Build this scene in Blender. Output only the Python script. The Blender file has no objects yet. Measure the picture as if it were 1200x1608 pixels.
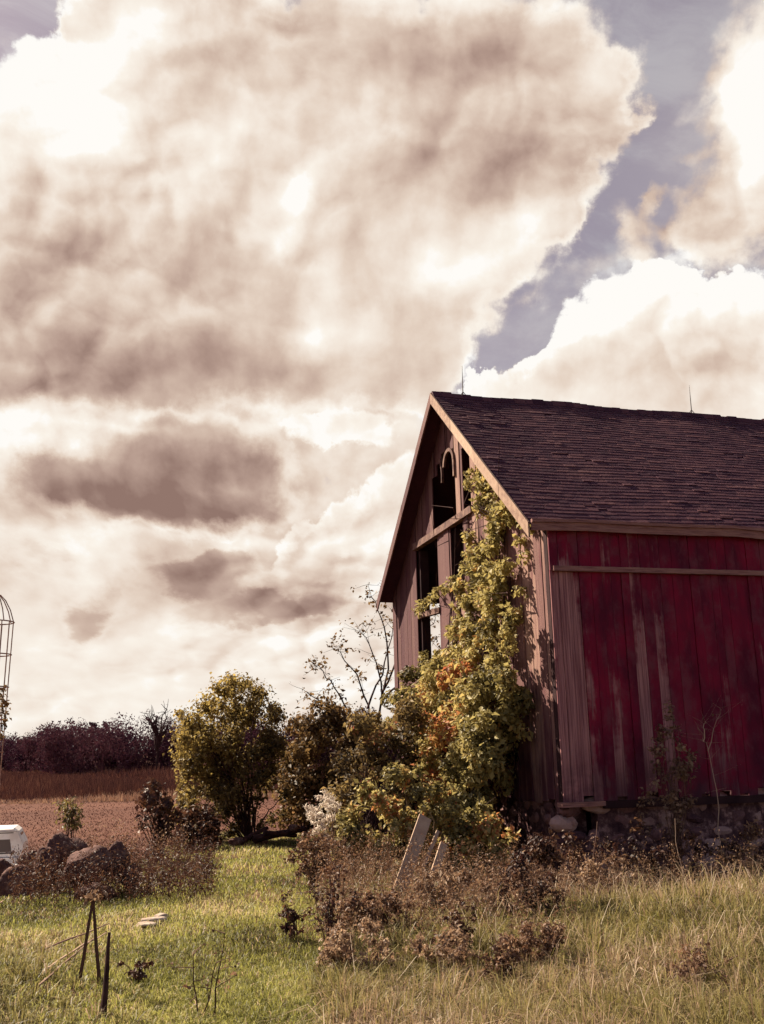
import bpy, math, random
import numpy as np
from mathutils import Vector, Matrix

rng = np.random.default_rng(7)
random.seed(7)
scene = bpy.context.scene
col = scene.collection
R = math.radians

# ------------------------------------------------------------------ camera numbers and survey helpers
F, PIT, ROLL = 1555.3, .2327, -.0228
EYE = np.array([0, 0, 1.7])

def ray(px, py):
    p, q = px - 600, py - 804
    c, s = math.cos(ROLL), math.sin(ROLL)
    X, U = (c*p + s*q)/F, -(-s*p + c*q)/F
    return np.array([X, math.cos(PIT) - U*math.sin(PIT), math.sin(PIT) + U*math.cos(PIT)])

def at(px, py, y):
    d = ray(px, py)
    return EYE + d*(y/d[1])

def sstep(a, b, x):
    t = np.clip((np.asarray(x, float) - a)/(b - a), 0, 1)
    return t*t*(3 - 2*t)

# ------------------------------------------------------------------ mesh helpers
def link(name, me, mat=None, parent=None, smooth=False):
    if mat is not None:
        me.materials.append(mat)
    if smooth:
        me.polygons.foreach_set('use_smooth', np.ones(len(me.polygons), bool))
    o = bpy.data.objects.new(name, me)
    col.objects.link(o)
    if parent is not None:
        o.parent = parent
    return o

def np_mesh(name, V, Fc, r, mat, parent=None, smooth=False):
    V = np.asarray(V, np.float32).reshape(-1, 3)
    Fc = np.asarray(Fc, np.int32)
    m, k = Fc.shape
    if parent is not None:
        V = V - np.array(parent.location, np.float32)
    me = bpy.data.meshes.new(name)
    me.vertices.add(len(V)); me.vertices.foreach_set('co', V.ravel())
    me.loops.add(m*k); me.loops.foreach_set('vertex_index', Fc.ravel())
    me.polygons.add(m)
    me.polygons.foreach_set('loop_start', np.arange(0, m*k, k, dtype=np.int32))
    me.update(calc_edges=True)
    at_ = me.attributes.new('r', 'FLOAT', 'FACE')
    at_.data.foreach_set('value', np.asarray(r, np.float32))
    return link(name, me, mat, parent, smooth)

class MB:
    def __init__(s):
        s.v, s.f, s.r = [], [], []
    def face(s, pts, r=None):
        i = len(s.v); s.v += [tuple(p) for p in pts]
        s.f.append(list(range(i, i + len(pts)))); s.r.append(random.random() if r is None else r)
    def hexa(s, p, r=None):
        """p: 8 points, bottom ring 0-3, top ring 4-7"""
        r = random.random() if r is None else r
        i = len(s.v); s.v += [tuple(q) for q in p]
        for f in ((3, 2, 1, 0), (4, 5, 6, 7), (0, 1, 5, 4), (1, 2, 6, 5), (2, 3, 7, 6), (3, 0, 4, 7)):
            s.f.append([i + k for k in f]); s.r.append(r)
    def box(s, lo, hi, r=None, T=None):
        (a, b, c), (d, e, f) = lo, hi
        p = [(a, b, c), (d, b, c), (d, e, c), (a, e, c), (a, b, f), (d, b, f), (d, e, f), (a, e, f)]
        if T: p = [T(*q) for q in p]
        s.hexa(p, r)
    def bar(s, p0, p1, w, h, up=(0, 0, 1), r=None):
        p0, p1 = Vector(p0), Vector(p1)
        d = (p1 - p0).normalized(); u = Vector(up); sd = d.cross(u)
        if sd.length < 1e-4: sd = d.cross(Vector((1, 0, 0)))
        sd.normalize(); u = sd.cross(d)
        q = []
        for c in (p0, p1):
            q += [c - sd*w/2 - u*h/2, c + sd*w/2 - u*h/2, c + sd*w/2 + u*h/2, c - sd*w/2 + u*h/2]
        s.hexa(q, r)
    def tube(s, pts, rad, n=6, r=None):
        r = random.random() if r is None else r
        pts = [Vector(p) for p in pts]; k = len(pts)
        if not hasattr(rad, '__len__'): rad = [rad]*k
        i0 = len(s.v); ref = None
        for i, p in enumerate(pts):
            d = (pts[min(i+1, k-1)] - pts[max(i-1, 0)]).normalized()
            if ref is None:
                ref = d.orthogonal().normalized()
            ref = (ref - d*ref.dot(d)).normalized(); b = d.cross(ref)
            for j in range(n):
                a = 2*math.pi*j/n
                s.v.append(tuple(p + (ref*math.cos(a) + b*math.sin(a))*rad[i]))
        for i in range(k-1):
            for j in range(n):
                s.f.append([i0+i*n+j, i0+i*n+(j+1) % n, i0+(i+1)*n+(j+1) % n, i0+(i+1)*n+j]); s.r.append(r)
        s.f.append([i0+j for j in range(n)][::-1]); s.r.append(r)
        s.f.append([i0+(k-1)*n+j for j in range(n)]); s.r.append(r)
    def build(s, name, mat, parent=None, smooth=False, local=False):
        v = s.v
        if parent is not None and not local:
            L = parent.location
            v = [(p[0]-L[0], p[1]-L[1], p[2]-L[2]) for p in v]
        me = bpy.data.meshes.new(name)
        me.from_pydata(v, [], s.f); me.update()
        a = me.attributes.new('r', 'FLOAT', 'FACE')
        a.data.foreach_set('value', np.array(s.r, np.float32))
        return link(name, me, mat, parent, smooth)

def tag(o, label=None, cat=None, group=None, kind=None):
    for k, v in (('label', label), ('category', cat), ('group', group), ('kind', kind)):
        if v: o[k] = v
    return o

def empty(name, loc, label, cat, group=None, rz=0):
    o = bpy.data.objects.new(name, None); col.objects.link(o)
    o.empty_display_size = .2
    o.location = tuple(float(q) for q in loc); o.rotation_euler = (0, 0, rz)
    return tag(o, label, cat, group)

# ------------------------------------------------------------------ node helpers
class S:
    """a node socket with arithmetic"""
    nt = None
    def __init__(s, o): s.o = o
    @staticmethod
    def m(op, *a, clamp=False):
        n = S.nt.nodes.new('ShaderNodeMath'); n.operation = op; n.use_clamp = clamp
        for i, x in enumerate(a):
            if isinstance(x, S): S.nt.links.new(x.o, n.inputs[i])
            else: n.inputs[i].default_value = float(x)
        return S(n.outputs[0])
    def __add__(s, b): return S.m('ADD', s, b)
    __radd__ = __add__
    def __sub__(s, b): return S.m('SUBTRACT', s, b)
    def __rsub__(s, b): return S.m('SUBTRACT', b, s)
    def __mul__(s, b): return S.m('MULTIPLY', s, b)
    __rmul__ = __mul__
    def __truediv__(s, b): return S.m('DIVIDE', s, b)
    def step(s, a, b, lo=0., hi=1.):
        n = S.nt.nodes.new('ShaderNodeMapRange'); n.interpolation_type = 'SMOOTHSTEP'
        S.nt.links.new(s.o, n.inputs[0])
        for i, x in enumerate((a, b, lo, hi)): n.inputs[i+1].default_value = x
        return S(n.outputs[0])

def node(t, **kw):
    n = S.nt.nodes.new(t)
    for k, v in kw.items(): setattr(n, k, v)
    return n
def lk(a, b): S.nt.links.new(a.o if isinstance(a, S) else a, b)
def vec(x, y, z=0.):
    n = node('ShaderNodeCombineXYZ')
    for i, q in enumerate((x, y, z)):
        if isinstance(q, S): lk(q, n.inputs[i])
        else: n.inputs[i].default_value = q
    return S(n.outputs[0])
def noise(v, scale, detail=4., rough=.55, dist=0., lac=2., color=False, dim='3D'):
    n = node('ShaderNodeTexNoise', noise_dimensions=dim)
    lk(v, n.inputs['Vector'])
    for k, q in (('Scale', scale), ('Detail', detail), ('Roughness', rough), ('Distortion', dist), ('Lacunarity', lac)):
        n.inputs[k].default_value = q
    return S(n.outputs['Color' if color else 'Fac'])
def xyz(v):
    n = node('ShaderNodeSeparateXYZ'); lk(v, n.inputs[0])
    return [S(o) for o in n.outputs]
def ramp(f, stops, mode='LINEAR'):
    n = node('ShaderNodeValToRGB'); e = n.color_ramp.elements
    n.color_ramp.interpolation = mode
    while len(e) > 1: e.remove(e[-1])
    e[0].position = stops[0][0]; e[0].color = (*stops[0][1], 1)
    for p, c in stops[1:]:
        q = e.new(p); q.color = (*c, 1)
    lk(f, n.inputs[0])
    return S(n.outputs[0])
def mix(f, a, b, mode='MIX'):
    n = node('ShaderNodeMix', data_type='RGBA', blend_type=mode)
    for i, q in ((0, f), (6, a), (7, b)):
        if isinstance(q, S): lk(q, n.inputs[i])
        elif i == 0: n.inputs[0].default_value = q
        else: n.inputs[i].default_value = (*q, 1)
    return S(n.outputs[2])
def attr(name='r'):
    n = node('ShaderNodeAttribute', attribute_name=name); return S(n.outputs['Fac'])
def objco():
    return S(node('ShaderNodeTexCoord').outputs['Object'])
def lin(r, g, b):
    f = lambda c: (c/12.92 if c <= .04045 else ((c+.055)/1.055)**2.4)
    return (f(r/255), f(g/255), f(b/255))

def material(name, fn, rough=.85, spec=.25, bump=None, trans=0.):
    m = bpy.data.materials.new(name); m.use_nodes = True
    S.nt = m.node_tree
    bs = m.node_tree.nodes['Principled BSDF']
    out = m.node_tree.nodes['Material Output']
    c = fn()
    h = None
    if isinstance(c, tuple) and len(c) == 2: c, h = c
    if isinstance(c, S): lk(c, bs.inputs['Base Color'])
    else: bs.inputs['Base Color'].default_value = (*c, 1)
    bs.inputs['Roughness'].default_value = rough
    bs.inputs['Specular IOR Level'].default_value = spec
    if h is not None:
        b = node('ShaderNodeBump'); b.inputs['Strength'].default_value = bump[0]; b.inputs['Distance'].default_value = bump[1]
        lk(h, b.inputs['Height']); lk(b.outputs[0], bs.inputs['Normal'])
    if trans:
        t = node('ShaderNodeBsdfTranslucent')
        if isinstance(c, S): lk(c, t.inputs[0])
        else: t.inputs[0].default_value = (*c, 1)
        mx = node('ShaderNodeMixShader'); mx.inputs[0].default_value = trans
        lk(bs.outputs[0], mx.inputs[1]); lk(t.outputs[0], mx.inputs[2]); lk(mx.outputs[0], out.inputs[0])
    return m

def leafmat(name, stops, trans=.4, rough=.6, spec=.3):
    return material(name, lambda: ramp(attr(), stops), rough, spec, trans=trans)

# ------------------------------------------------------------------ materials
def f_redwall():
    p = objco(); x, y, z = xyz(p); r = attr()
    st = noise(vec(x*2.2, r*9., z*.28), 1.6, 5, .6)
    fine = noise(vec(x*26., r*5., z*.55), 1.5, 5, .65)
    blot = noise(p, 1.5, 5, .65)
    low = z.step(3.7, .1)*.17
    near = x.step(1.2, .0)*.36*z.step(4.2, 3.2)
    w = (st*.80 + fine*.38 + blot*.56 - .11 + low + near + (r - .5)*.34).step(.89, 1.05)
    red = mix(noise(vec(x*1.3, 0., z*.5), 1.8, 4, .6).step(.35, .68), (.20, .0035, .026), (.085, .003, .018))
    red = mix(fine.step(.5, .75)*.5, red, (.05, .004, .016))
    red = mix(noise(vec(x*.9, r*2., z*.7), 2.3, 6, .68).step(.46, .66)*.6, red, (.155, .045, .058))
    wood = mix(fine.step(.35, .65), (.43, .21, .195), (.19, .075, .08))
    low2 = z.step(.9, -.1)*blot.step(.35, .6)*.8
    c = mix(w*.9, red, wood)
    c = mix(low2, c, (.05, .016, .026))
    return c, fine*.6 + w*.5
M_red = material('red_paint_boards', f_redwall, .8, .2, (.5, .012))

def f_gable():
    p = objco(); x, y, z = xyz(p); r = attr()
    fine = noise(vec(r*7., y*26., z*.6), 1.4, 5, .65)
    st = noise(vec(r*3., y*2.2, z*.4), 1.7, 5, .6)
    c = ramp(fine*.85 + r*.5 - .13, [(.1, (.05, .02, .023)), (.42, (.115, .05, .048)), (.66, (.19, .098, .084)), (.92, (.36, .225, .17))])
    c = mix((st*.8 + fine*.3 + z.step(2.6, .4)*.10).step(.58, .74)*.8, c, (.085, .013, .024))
    c = mix(y.step(3.0, 6.5)*.6, c, (.058, .019, .026))  # far half darkened: shade of the rake overhang painted into the boards
    c = mix(z.step(2.2, .4)*st.step(.3, .6)*.75, c, (.05, .017, .026))  # patchy dark foot: the vine's shadow painted into the board colour
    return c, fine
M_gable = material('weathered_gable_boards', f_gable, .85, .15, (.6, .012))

def f_trim():
    p = objco(); n = noise(p, 9., 5, .65)
    return ramp(n*.7 + attr()*.3, [(.25, (.15, .075, .055)), (.45, (.30, .19, .13)), (.75, (.42, .30, .21))]), n
M_trim = material('pale_weathered_trim', f_trim, .8, .2, (.4, .01))
def f_fascia():
    p = objco(); x, y, z = xyz(p); n = noise(vec(x*.8, y, z*9.), 4., 5, .65)
    return ramp(n, [(.3, (.14, .055, .055)), (.5, (.25, .12, .10)), (.75, (.34, .18, .14))]), n
M_fascia = material('grey_pink_fascia', f_fascia, .8, .2, (.4, .01))

def f_shingle():
    p = objco(); n = noise(p, 1.1, 5, .6); f = noise(p, 22., 4, .7)
    c = ramp(attr()*.36 + f*.40 + n*.34, [(.25, (.032, .009, .020)), (.5, (.064, .020, .033)), (.72, (.105, .039, .046)), (.92, (.25, .12, .105))])
    c = mix(n.step(.55, .75)*.3, c, (.12, .056, .055))
    return c, f
M_shingle = material('old_wood_shingles', f_shingle, .85, .15, (.5, .01))
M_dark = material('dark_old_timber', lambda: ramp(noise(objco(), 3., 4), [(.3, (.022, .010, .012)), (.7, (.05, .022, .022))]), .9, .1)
M_beam = material('hewn_beam', lambda: ramp(noise(objco(), 7., 5, .6), [(.3, (.06, .028, .027)), (.5, (.14, .075, .06)), (.7, (.26, .16, .12))]), .85, .15)

def f_stone():
    p = objco(); n = noise(p, 5., 5, .65); g = noise(p, 40., 3, .6)
    c = ramp(attr()*.45 + n*.45 + g*.12, [(.25, (.05, .02, .026)), (.5, (.20, .10, .095)), (.75, (.42, .27, .23))])
    return c, n + g*.3
M_stone = material('fieldstone', f_stone, .9, .15, (.8, .02))
def f_rock():
    p = objco(); n = noise(p, 3., 6, .65); g = noise(p, 26., 4, .65)
    c = ramp(n*.7 + g*.35, [(.3, (.034, .014, .014)), (.55, (.11, .055, .045)), (.75, (.34, .23, .17))])
    return c, n + g*.4
M_rock = material('lichen_boulder', f_rock, .92, .12, (.9, .04))
M_pale = material('pale_limestone', lambda: ramp(noise(objco(), 9., 5, .7), [(.3, (.25, .17, .13)), (.7, (.55, .45, .36))]), .9, .1)
M_mortar = material('crumbling_mortar', lambda: ramp(noise(objco(), 6., 5, .7), [(.35, (.035, .014, .02)), (.52, (.10, .05, .05)), (.66, (.34, .20, .18))]), .95, .1)
M_rod = material('rusted_iron', lambda: (.035, .02, .022), .6, .4)
M_wire = material('rusty_wire', lambda: ramp(noise(objco(), 4., 3), [(.3, (.18, .09, .06)), (.7, (.34, .21, .15))]), .7, .3)
M_bark = material('dark_bark', lambda: ramp(noise(objco(), 9., 4), [(.3, (.022, .010, .011)), (.7, (.075, .037, .032))]), .9, .1)
M_twig = material('dry_twigs', lambda: ramp(attr(), [(.0, (.05, .022, .018)), (1., (.20, .11, .075))]), .85, .15)
M_twigpale = material('bleached_twigs', lambda: ramp(attr(), [(.0, (.20, .11, .085)), (1., (.42, .29, .20))]), .85, .15)

L_vine = leafmat('vine_leaves', [(0, (.035, .024, .012)), (.15, (.12, .095, .032)), (.40, (.26, .21, .075)), (.70, (.44, .36, .135)), (.77, (.50, .33, .11)), (.83, (.48, .20, .075)), (.90, (.36, .11, .055)), (.96, (.48, .32, .13)), (1, (.58, .48, .27))], .45)
L_bush = leafmat('bush_leaves', [(0, (.022, .014, .010)), (.3, (.085, .055, .024)), (.6, (.19, .13, .05)), (.82, (.31, .22, .085)), (.92, (.26, .085, .05)), (1, (.40, .29, .14))], .42)
L_tree = leafmat('yellowing_tree_leaves', [(0, (.04, .024, .012)), (.3, (.14, .095, .036)), (.6, (.28, .205, .062)), (.82, (.44, .32, .09)), (1, (.60, .43, .12))], .5)
L_red = leafmat('reddish_dark_leaves', [(0, (.018, .008, .009)), (.4, (.055, .022, .017)), (.75, (.11, .05, .028)), (1, (.19, .10, .05))], .3)
L_olive = leafmat('olive_leaves', [(0, (.03, .018, .012)), (.4, (.11, .066, .028)), (.8, (.21, .13, .05)), (1, (.28, .15, .07))], .42)
L_pale = leafmat('pale_dry_leaves', [(0, (.09, .045, .033)), (.5, (.22, .13, .075)), (1, (.42, .28, .17))], .3)
L_sap = leafmat('sapling_leaves', [(0, (.06, .045, .02)), (.5, (.15, .115, .04)), (1, (.26, .19, .075))], .4)
L_lawn = leafmat('lawn_blades', [(0, (.04, .032, .012)), (.35, (.18, .175, .042)), (.7, (.335, .32, .08)), (.9, (.41, .35, .14)), (1, (.48, .35, .22))], .5, .55)
L_tall = leafmat('tall_grass_blades', [(0, (.06, .042, .018)), (.25, (.20, .168, .052)), (.45, (.31, .255, .10)), (.62, (.29, .185, .12)), (.82, (.43, .31, .21)), (1, (.68, .55, .40))], .42, .55)
L_weed = leafmat('dead_weed_bits', [(0, (.05, .024, .018)), (.4, (.15, .078, .047)), (.75, (.27, .155, .088)), (1, (.42, .28, .17))], .35)
L_plume = leafmat('white_plume', [(0, (.55, .46, .38)), (1, (.85, .76, .66))], .5, .8, .1)
L_tan = leafmat('tan_weed_bits', [(0, (.10, .055, .036)), (.5, (.27, .165, .10)), (1, (.48, .34, .22))], .42)
L_crop = leafmat('dead_crop_stalks', [(0, (.045, .017, .014)), (.5, (.11, .043, .030)), (.85, (.19, .09, .06)), (1, (.50, .32, .21))], .2)
L_woods = leafmat('bare_woods', [(0, (.03, .010, .02)), (.5, (.06, .021, .034)), (1, (.105, .042, .046))], .2, .9, .1)

# ------------------------------------------------------------------ the ground
def gz(x, y):
    x = np.asarray(x, float); y = np.asarray(y, float)
    z = -.006*np.clip(y - 6, 0, 20) - .016*np.clip(y - 9, 0, 17)
    z = z - 1.75*sstep(25.5, 46, y) - .25*sstep(46, 95, y) + .6*sstep(110, 260, y)
    left = sstep(-3.6 - .06*np.clip(y - 14, 0, 20), -8.4, x)*sstep(14.0, 21, y)*(1 - sstep(30, 46, y))
    z = z - 1.35*left
    z = z - .36*sstep(.2, 1.6, x)*sstep(10.5, 15.2, y)*(1 - sstep(30, 40, y))
    z = z + .20*sstep(1.2, 4.2, x)*(1 - sstep(10.5, 15.5, y)) + .16*sstep(-1.0, -3.2, x)*(1 - sstep(7.5, 9.5, y))
    z = z + .03*np.sin(x*2.1 + .4*y)*np.cos(y*1.7 - x*.6)*(1 - sstep(30, 60, y))
    return z

def f_ground():
    p = objco(); x, y, z = xyz(p)
    n = noise(p, .9, 6, .65); f = noise(p, 14., 5, .7); big = noise(vec(x*.03, y*.05, 0.), 2., 4, .6)
    soil = mix(f.step(.35, .65), (.045, .035, .012), (.10, .09, .025))
    soil = mix(n.step(.42, .6), soil, (.105, .055, .034))
    fld = mix(big.step(.35, .65), (.085, .036, .025), (.125, .055, .037))
    fld = mix(f.step(.4, .7)*.5, fld, (.085, .036, .026))
    fld = mix(noise(vec(x*.16, y*1.2, 0.), 2., 3).step(.5, .7)*.4, fld, (.13, .06, .04))
    edge = y + n*6. - 3.
    m = edge.step(27., 31.)
    l2 = (x*-1. + y*-.12 + n*1.2).step(3.4, 4.6)*y.step(14.5, 16.5)
    return mix(S.m('MAXIMUM', m, l2), soil, fld), f
M_ground = material('meadow_soil_and_field', f_ground, .95, .05, (.6, .03))

def build_ground():
    ys = np.concatenate([np.linspace(-30, 4, 12)[:-1], np.linspace(4, 30, 105)[:-1], np.linspace(30, 130, 60)[:-1], np.linspace(130, 420, 30)[:-1], np.geomspace(420, 4200, 12)])
    xs = np.concatenate([-np.geomspace(2200, 14, 26), np.linspace(-14, 14, 113)[1:-1], np.geomspace(14, 2200, 26)])
    X, Y = np.meshgrid(xs, ys); Z = gz(X, Y)
    Z = Z + 14*sstep(500, 3500, Y)*0
    V = np.stack([X, Y, Z], -1).reshape(-1, 3); nx = len(xs); ny = len(ys)
    i = (np.arange(ny-1)[:, None]*nx + np.arange(nx-1)[None, :]).ravel()
    Fc = np.stack([i, i+1, i+nx+1, i+nx], -1)
    o = np_mesh('ground', V, Fc, np.full(len(Fc), .5), M_ground, smooth=True)
    tag(o, kind='structure')
build_ground()

# ------------------------------------------------------------------ foliage helpers
def leaves_geo(P, Nrm, size, fold=.18, aspect=.62, g=None):
    g = g or rng
    n = len(P)
    Nrm = Nrm/np.linalg.norm(Nrm, axis=1, keepdims=True)
    t = g.normal(size=(n, 3)); t[:, 2] -= .5
    t -= Nrm*np.sum(t*Nrm, 1, keepdims=True); t /= np.linalg.norm(t, axis=1, keepdims=True)
    b = np.cross(Nrm, t)
    L = (size*(.40 + 1.2*g.random(n)**1.4))[:, None]; w = L*aspect*.5
    m = P + t*L*.42 + Nrm*L*fold
    V = np.stack([P, m + b*w, P + t*L, m - b*w], 1).reshape(-1, 3)
    i = np.arange(n)*4
    Fc = np.stack([np.stack([i, i+2, i+1], -1), np.stack([i, i+3, i+2], -1)], 1).reshape(-1, 3)
    return V, Fc

def foliage(name, clumps, n, size, mat, parent, hue=None, hollow=.55, squash=1., rshift=0., rspread=.5, seed=1, fold=.18):
    """leaf-sized faces spread through clumps (x, y, z, radius)"""
    g = np.random.default_rng(seed)
    c = np.asarray(clumps, float)
    w = c[:, 3]**2; k = g.choice(len(c), n, p=w/w.sum())
    d = g.normal(size=(n, 3)); d /= np.linalg.norm(d, axis=1, keepdims=True)
    rr = (hollow + (1 - hollow)*g.random(n))*(1 + .22*g.normal(size=n)*(g.random(n) < .4))
    P = c[k, :3] + d*(rr*c[k, 3])[:, None]*np.array([1, 1, squash])
    N = d*.75 + g.normal(size=(n, 3))*.6 + np.array([0, 0, .3])
    V, Fc = leaves_geo(P, N, size, fold, g=g)
    ch = np.random.default_rng(seed+5).random(len(c)) if hue is None else np.asarray(hue)
    r = np.clip(rshift + ch[k]*(1 - rspread) + g.random(n)*rspread, 0, 1)
    return np_mesh(name, V, Fc, np.repeat(r, 2), mat, parent)

def limb(mb, p0, p1, r0, r1, n=6, wig=.1, sag=0., sides=6, g=random):
    p0, p1 = Vector(p0), Vector(p1); L = (p1 - p0).length; pts = []; rad = []
    off = Vector((0, 0, 0))
    for i in range(n+1):
        t = i/n
        q = p0.lerp(p1, t)
        if 0 < i < n:
            off = off*.6 + Vector((g.uniform(-1, 1), g.uniform(-1, 1), g.uniform(-.6, .6)))*wig*L*.5
            q = q + off*math.sin(math.pi*t)
        q.z += sag*L*math.sin(math.pi*t)
        pts.append(q); rad.append(r0 + (r1 - r0)*t)
    mb.tube(pts, rad, sides)
    return pts

def cl(px, py, rad, y):
    p = at(px, py, y); return (p[0], p[1], p[2], rad*y/F)

def grow_clumps(outline, y, depth, n, rlo, rhi, seed):
    """clumps filling a lens whose silhouette is the polygon 'outline' (survey points)"""
    g = np.random.default_rng(seed); o = np.array(outline, float)
    lo, hi = o.min(0), o.max(0); out = []
    def inside(p):
        c = False; j = len(o)-1
        for i in range(len(o)):
            if (o[i, 1] > p[1]) != (o[j, 1] > p[1]) and p[0] < (o[j, 0]-o[i, 0])*(p[1]-o[i, 1])/(o[j, 1]-o[i, 1]) + o[i, 0]: c = not c
            j = i
        return c
    while len(out) < n:
        p = g.uniform(lo, hi); rd = g.uniform(rlo, rhi)
        if not all(inside(p + rd*.8*np.array(v)) for v in ((1, 0), (-1, 0), (0, 1), (0, -1))): continue
        out.append((p[0], p[1], rd, y + g.uniform(-depth, depth)))
    return out

# ------------------------------------------------------------------ the barn
YAW, SK = .2594, .0259
CX, CY, CZ = 2.757, 16.25, .874
W, HE, HR, LEN = 8.98, 4.50, 3.784, 19.
OG, BACKX = .36, LEN
SL = HR/(W/2)
barn = empty('barn', (CX, CY, CZ), 'old red plank barn with open gable and dark shingle roof, on rubble stone foundation', 'barn', rz=YAW)
def B(x, s, z): return (x - s*math.sin(SK), s*math.cos(SK), z)
def rake(s): return HE + SL*min(s, W - s)
def part(name, mb, mat, parent=barn, smooth=False): return mb.build(name, mat, parent, smooth, local=True)

# gable boards with the openings where boards have fallen away
holes = [(4.22, 5.70, 5.50, None), (3.33, 3.82, 5.50, 6.9), (5.56, 7.02, 1.9, 5.36), (3.94, 4.66, 4.1, 5.38)]
def gable_top_hole(s):
    if s < 4.75: return 7.02 if s > 4.3 else 6.95
    if s < 5.05: return 7.1
    if s < 5.4: return 6.95
    return 6.72
gm = MB(); s = 0.; bi = 0
cuts = sorted({0., W} | {h[0] for h in holes} | {h[1] for h in holes} | {4.75, 5.05, 5.4})
for a0, a1 in zip(cuts[:-1], cuts[1:]):
    n = max(1, round((a1 - a0)/.27)); st = (a1 - a0)/n
    for i in range(n):
        s0, s1 = a0 + i*st, a0 + (i+1)*st; sm = (s0 + s1)/2
        zs = [(-.06 + random.uniform(-.05, .03), None)]
        blocks = sorted([(h[2], gable_top_hole(sm) if h[3] is None else h[3] + random.uniform(-.05, .05)) for h in holes if h[0] <= sm <= h[1]])
        segs = []; z = -.08 + random.uniform(-.06, .03)
        for lo, hi in blocks:
            segs.append((z, lo + random.uniform(-.09, .05))); z = hi
        segs.append((z, None))
        off = random.uniform(-.014, .014); gp = random.choice((.002, .004, .007, .011, .016)); rr = random.random()
        lean = random.uniform(-.012, .012)
        for z0, z1 in segs:
            if z1 is None:
                t0, t1 = rake(s0 + gp) - .03, rake(s1 - gp) - .03
                if s0 < W/2 < s1: t0 = t1 = min(t0, t1)
            else: t0 = t1 = z1
            x0, x1 = off, off + .025
            gm.hexa([B(x0, s0+gp, z0), B(x1, s0+gp, z0), B(x1, s1-gp, z0), B(x0, s1-gp, z0),
                     B(x0, s0+gp+lean, t0), B(x1, s0+gp+lean, t0), B(x1, s1-gp+lean, t1), B(x0, s1-gp+lean, t1)], rr)
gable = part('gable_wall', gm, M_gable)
# beams and posts left standing in the gable
m = MB()
m.bar(B(.0, 3.25, 5.44), B(.0, 7.1, 5.40), .14, .15); part('gable_beam', m, M_beam)
m = MB(); m.bar(B(.03, 5.5, 3.70), B(.03, 7.0, 3.76), .12, .12); part('gable_beam', m, M_beam)
m = MB(); m.bar(B(.16, 7.0, -.1), B(.16, 7.0, 5.3), .2, .2, (1, 0, 0)); part('wall_post', m, M_dark)
m = MB(); m.bar(B(.16, 4.8, -.1), B(.16, 4.8, 5.3), .2, .2, (1, 0, 0)); part('wall_post', m, M_dark)
# broken arched window frame hanging in the upper opening
fr = MB()
def arc(s_c, z_c, rad, a0, a1, w0, w1, n=10):
    for i in range(n):
        t0, t1 = i/n, (i+1)/n
        A0, A1 = R(a0 + (a1-a0)*t0), R(a0 + (a1-a0)*t1)
        wa, wb = w0 + (w1-w0)*t0, w0 + (w1-w0)*t1
        q = []
        for X in (-.05, .0):
            q += [B(X, s_c + (rad-wa)*math.cos(A0), z_c + (rad-wa)*math.sin(A0)), B(X, s_c + rad*math.cos(A0), z_c + rad*math.sin(A0)),
                  B(X, s_c + rad*math.cos(A1), z_c + rad*math.sin(A1)), B(X, s_c + (rad-wb)*math.cos(A1), z_c + (rad-wb)*math.sin(A1))]
        fr.hexa([q[i] for i in (0, 1, 2, 3, 4, 5, 6, 7)], .6)
arc(4.50, 6.74, .34, 0, 175, .075, .075, 12)
fr.bar(B(-.025, 4.195, 6.76), B(-.025, 4.195, 6.38), .05, .075, (0, 1, 0), .6)
part('arched_window_frame', fr, M_beam); fr = MB()
arc(5.62, 6.62, .70, 148, 196, .05, .03, 8)
part('broken_arch_strip', fr, M_beam)

# long side wall, with the drip rail
sm_ = MB(); x = 0.
while x < LEN:
    w = random.uniform(.13, .24); x1 = min(x + w, LEN); rr = random.random(); off = random.uniform(-.012, .012); gp = random.choice((.001, .002, .004))
    sm_.box((x+gp, off, -.05 + random.uniform(-.12, .08)), (x1-gp, off+.025, 3.62), rr, B)
    sm_.box((x+gp, off*.5-.022, 3.62), (x1-gp, off*.5+.008, HE-.02), rr, B)
    x = x1
part('side_wall', sm_, M_red)
m = MB()
for i in range(4):
    xa = .04 + i*4.7
    m.box((xa, -.09 + (.004 if i % 2 else 0), 3.60), (min(xa+4.69, LEN), -.024, 3.685), .3 + .15*(i % 2), B)
part('drip_rail', m, M_fascia)
m = MB(); m.box((-.004, .028, -.2), (.10, .15, HE-.05), .2, B)
part('corner_post', m, M_dark)
# back wall with a gap, far gable, floor inside
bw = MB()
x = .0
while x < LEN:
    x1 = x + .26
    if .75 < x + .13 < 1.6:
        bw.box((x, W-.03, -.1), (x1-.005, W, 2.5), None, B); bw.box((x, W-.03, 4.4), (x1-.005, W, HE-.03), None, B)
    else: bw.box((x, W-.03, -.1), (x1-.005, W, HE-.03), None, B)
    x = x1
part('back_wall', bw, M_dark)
m = MB(); s = 0.
while s < W - .01:
    s1 = min(s + .3, W)
    t0, t1 = rake(s) - .04, rake(s1) - .04
    m.hexa([B(LEN-.03, s, -.1), B(LEN, s, -.1), B(LEN, s1-.004, -.1), B(LEN-.03, s1-.004, -.1), B(LEN-.03, s, t0), B(LEN, s, t0), B(LEN, s1-.004, t1), B(LEN-.03, s1-.004, t1)])
    s = s1
part('far_gable_wall', m, M_gable)
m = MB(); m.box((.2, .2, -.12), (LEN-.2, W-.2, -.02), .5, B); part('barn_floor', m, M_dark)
m = MB(); m.box((3., .3, 4.2), (LEN-.2, W-.3, 4.3), .5, B); part('hay_loft', m, M_dark)

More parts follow.
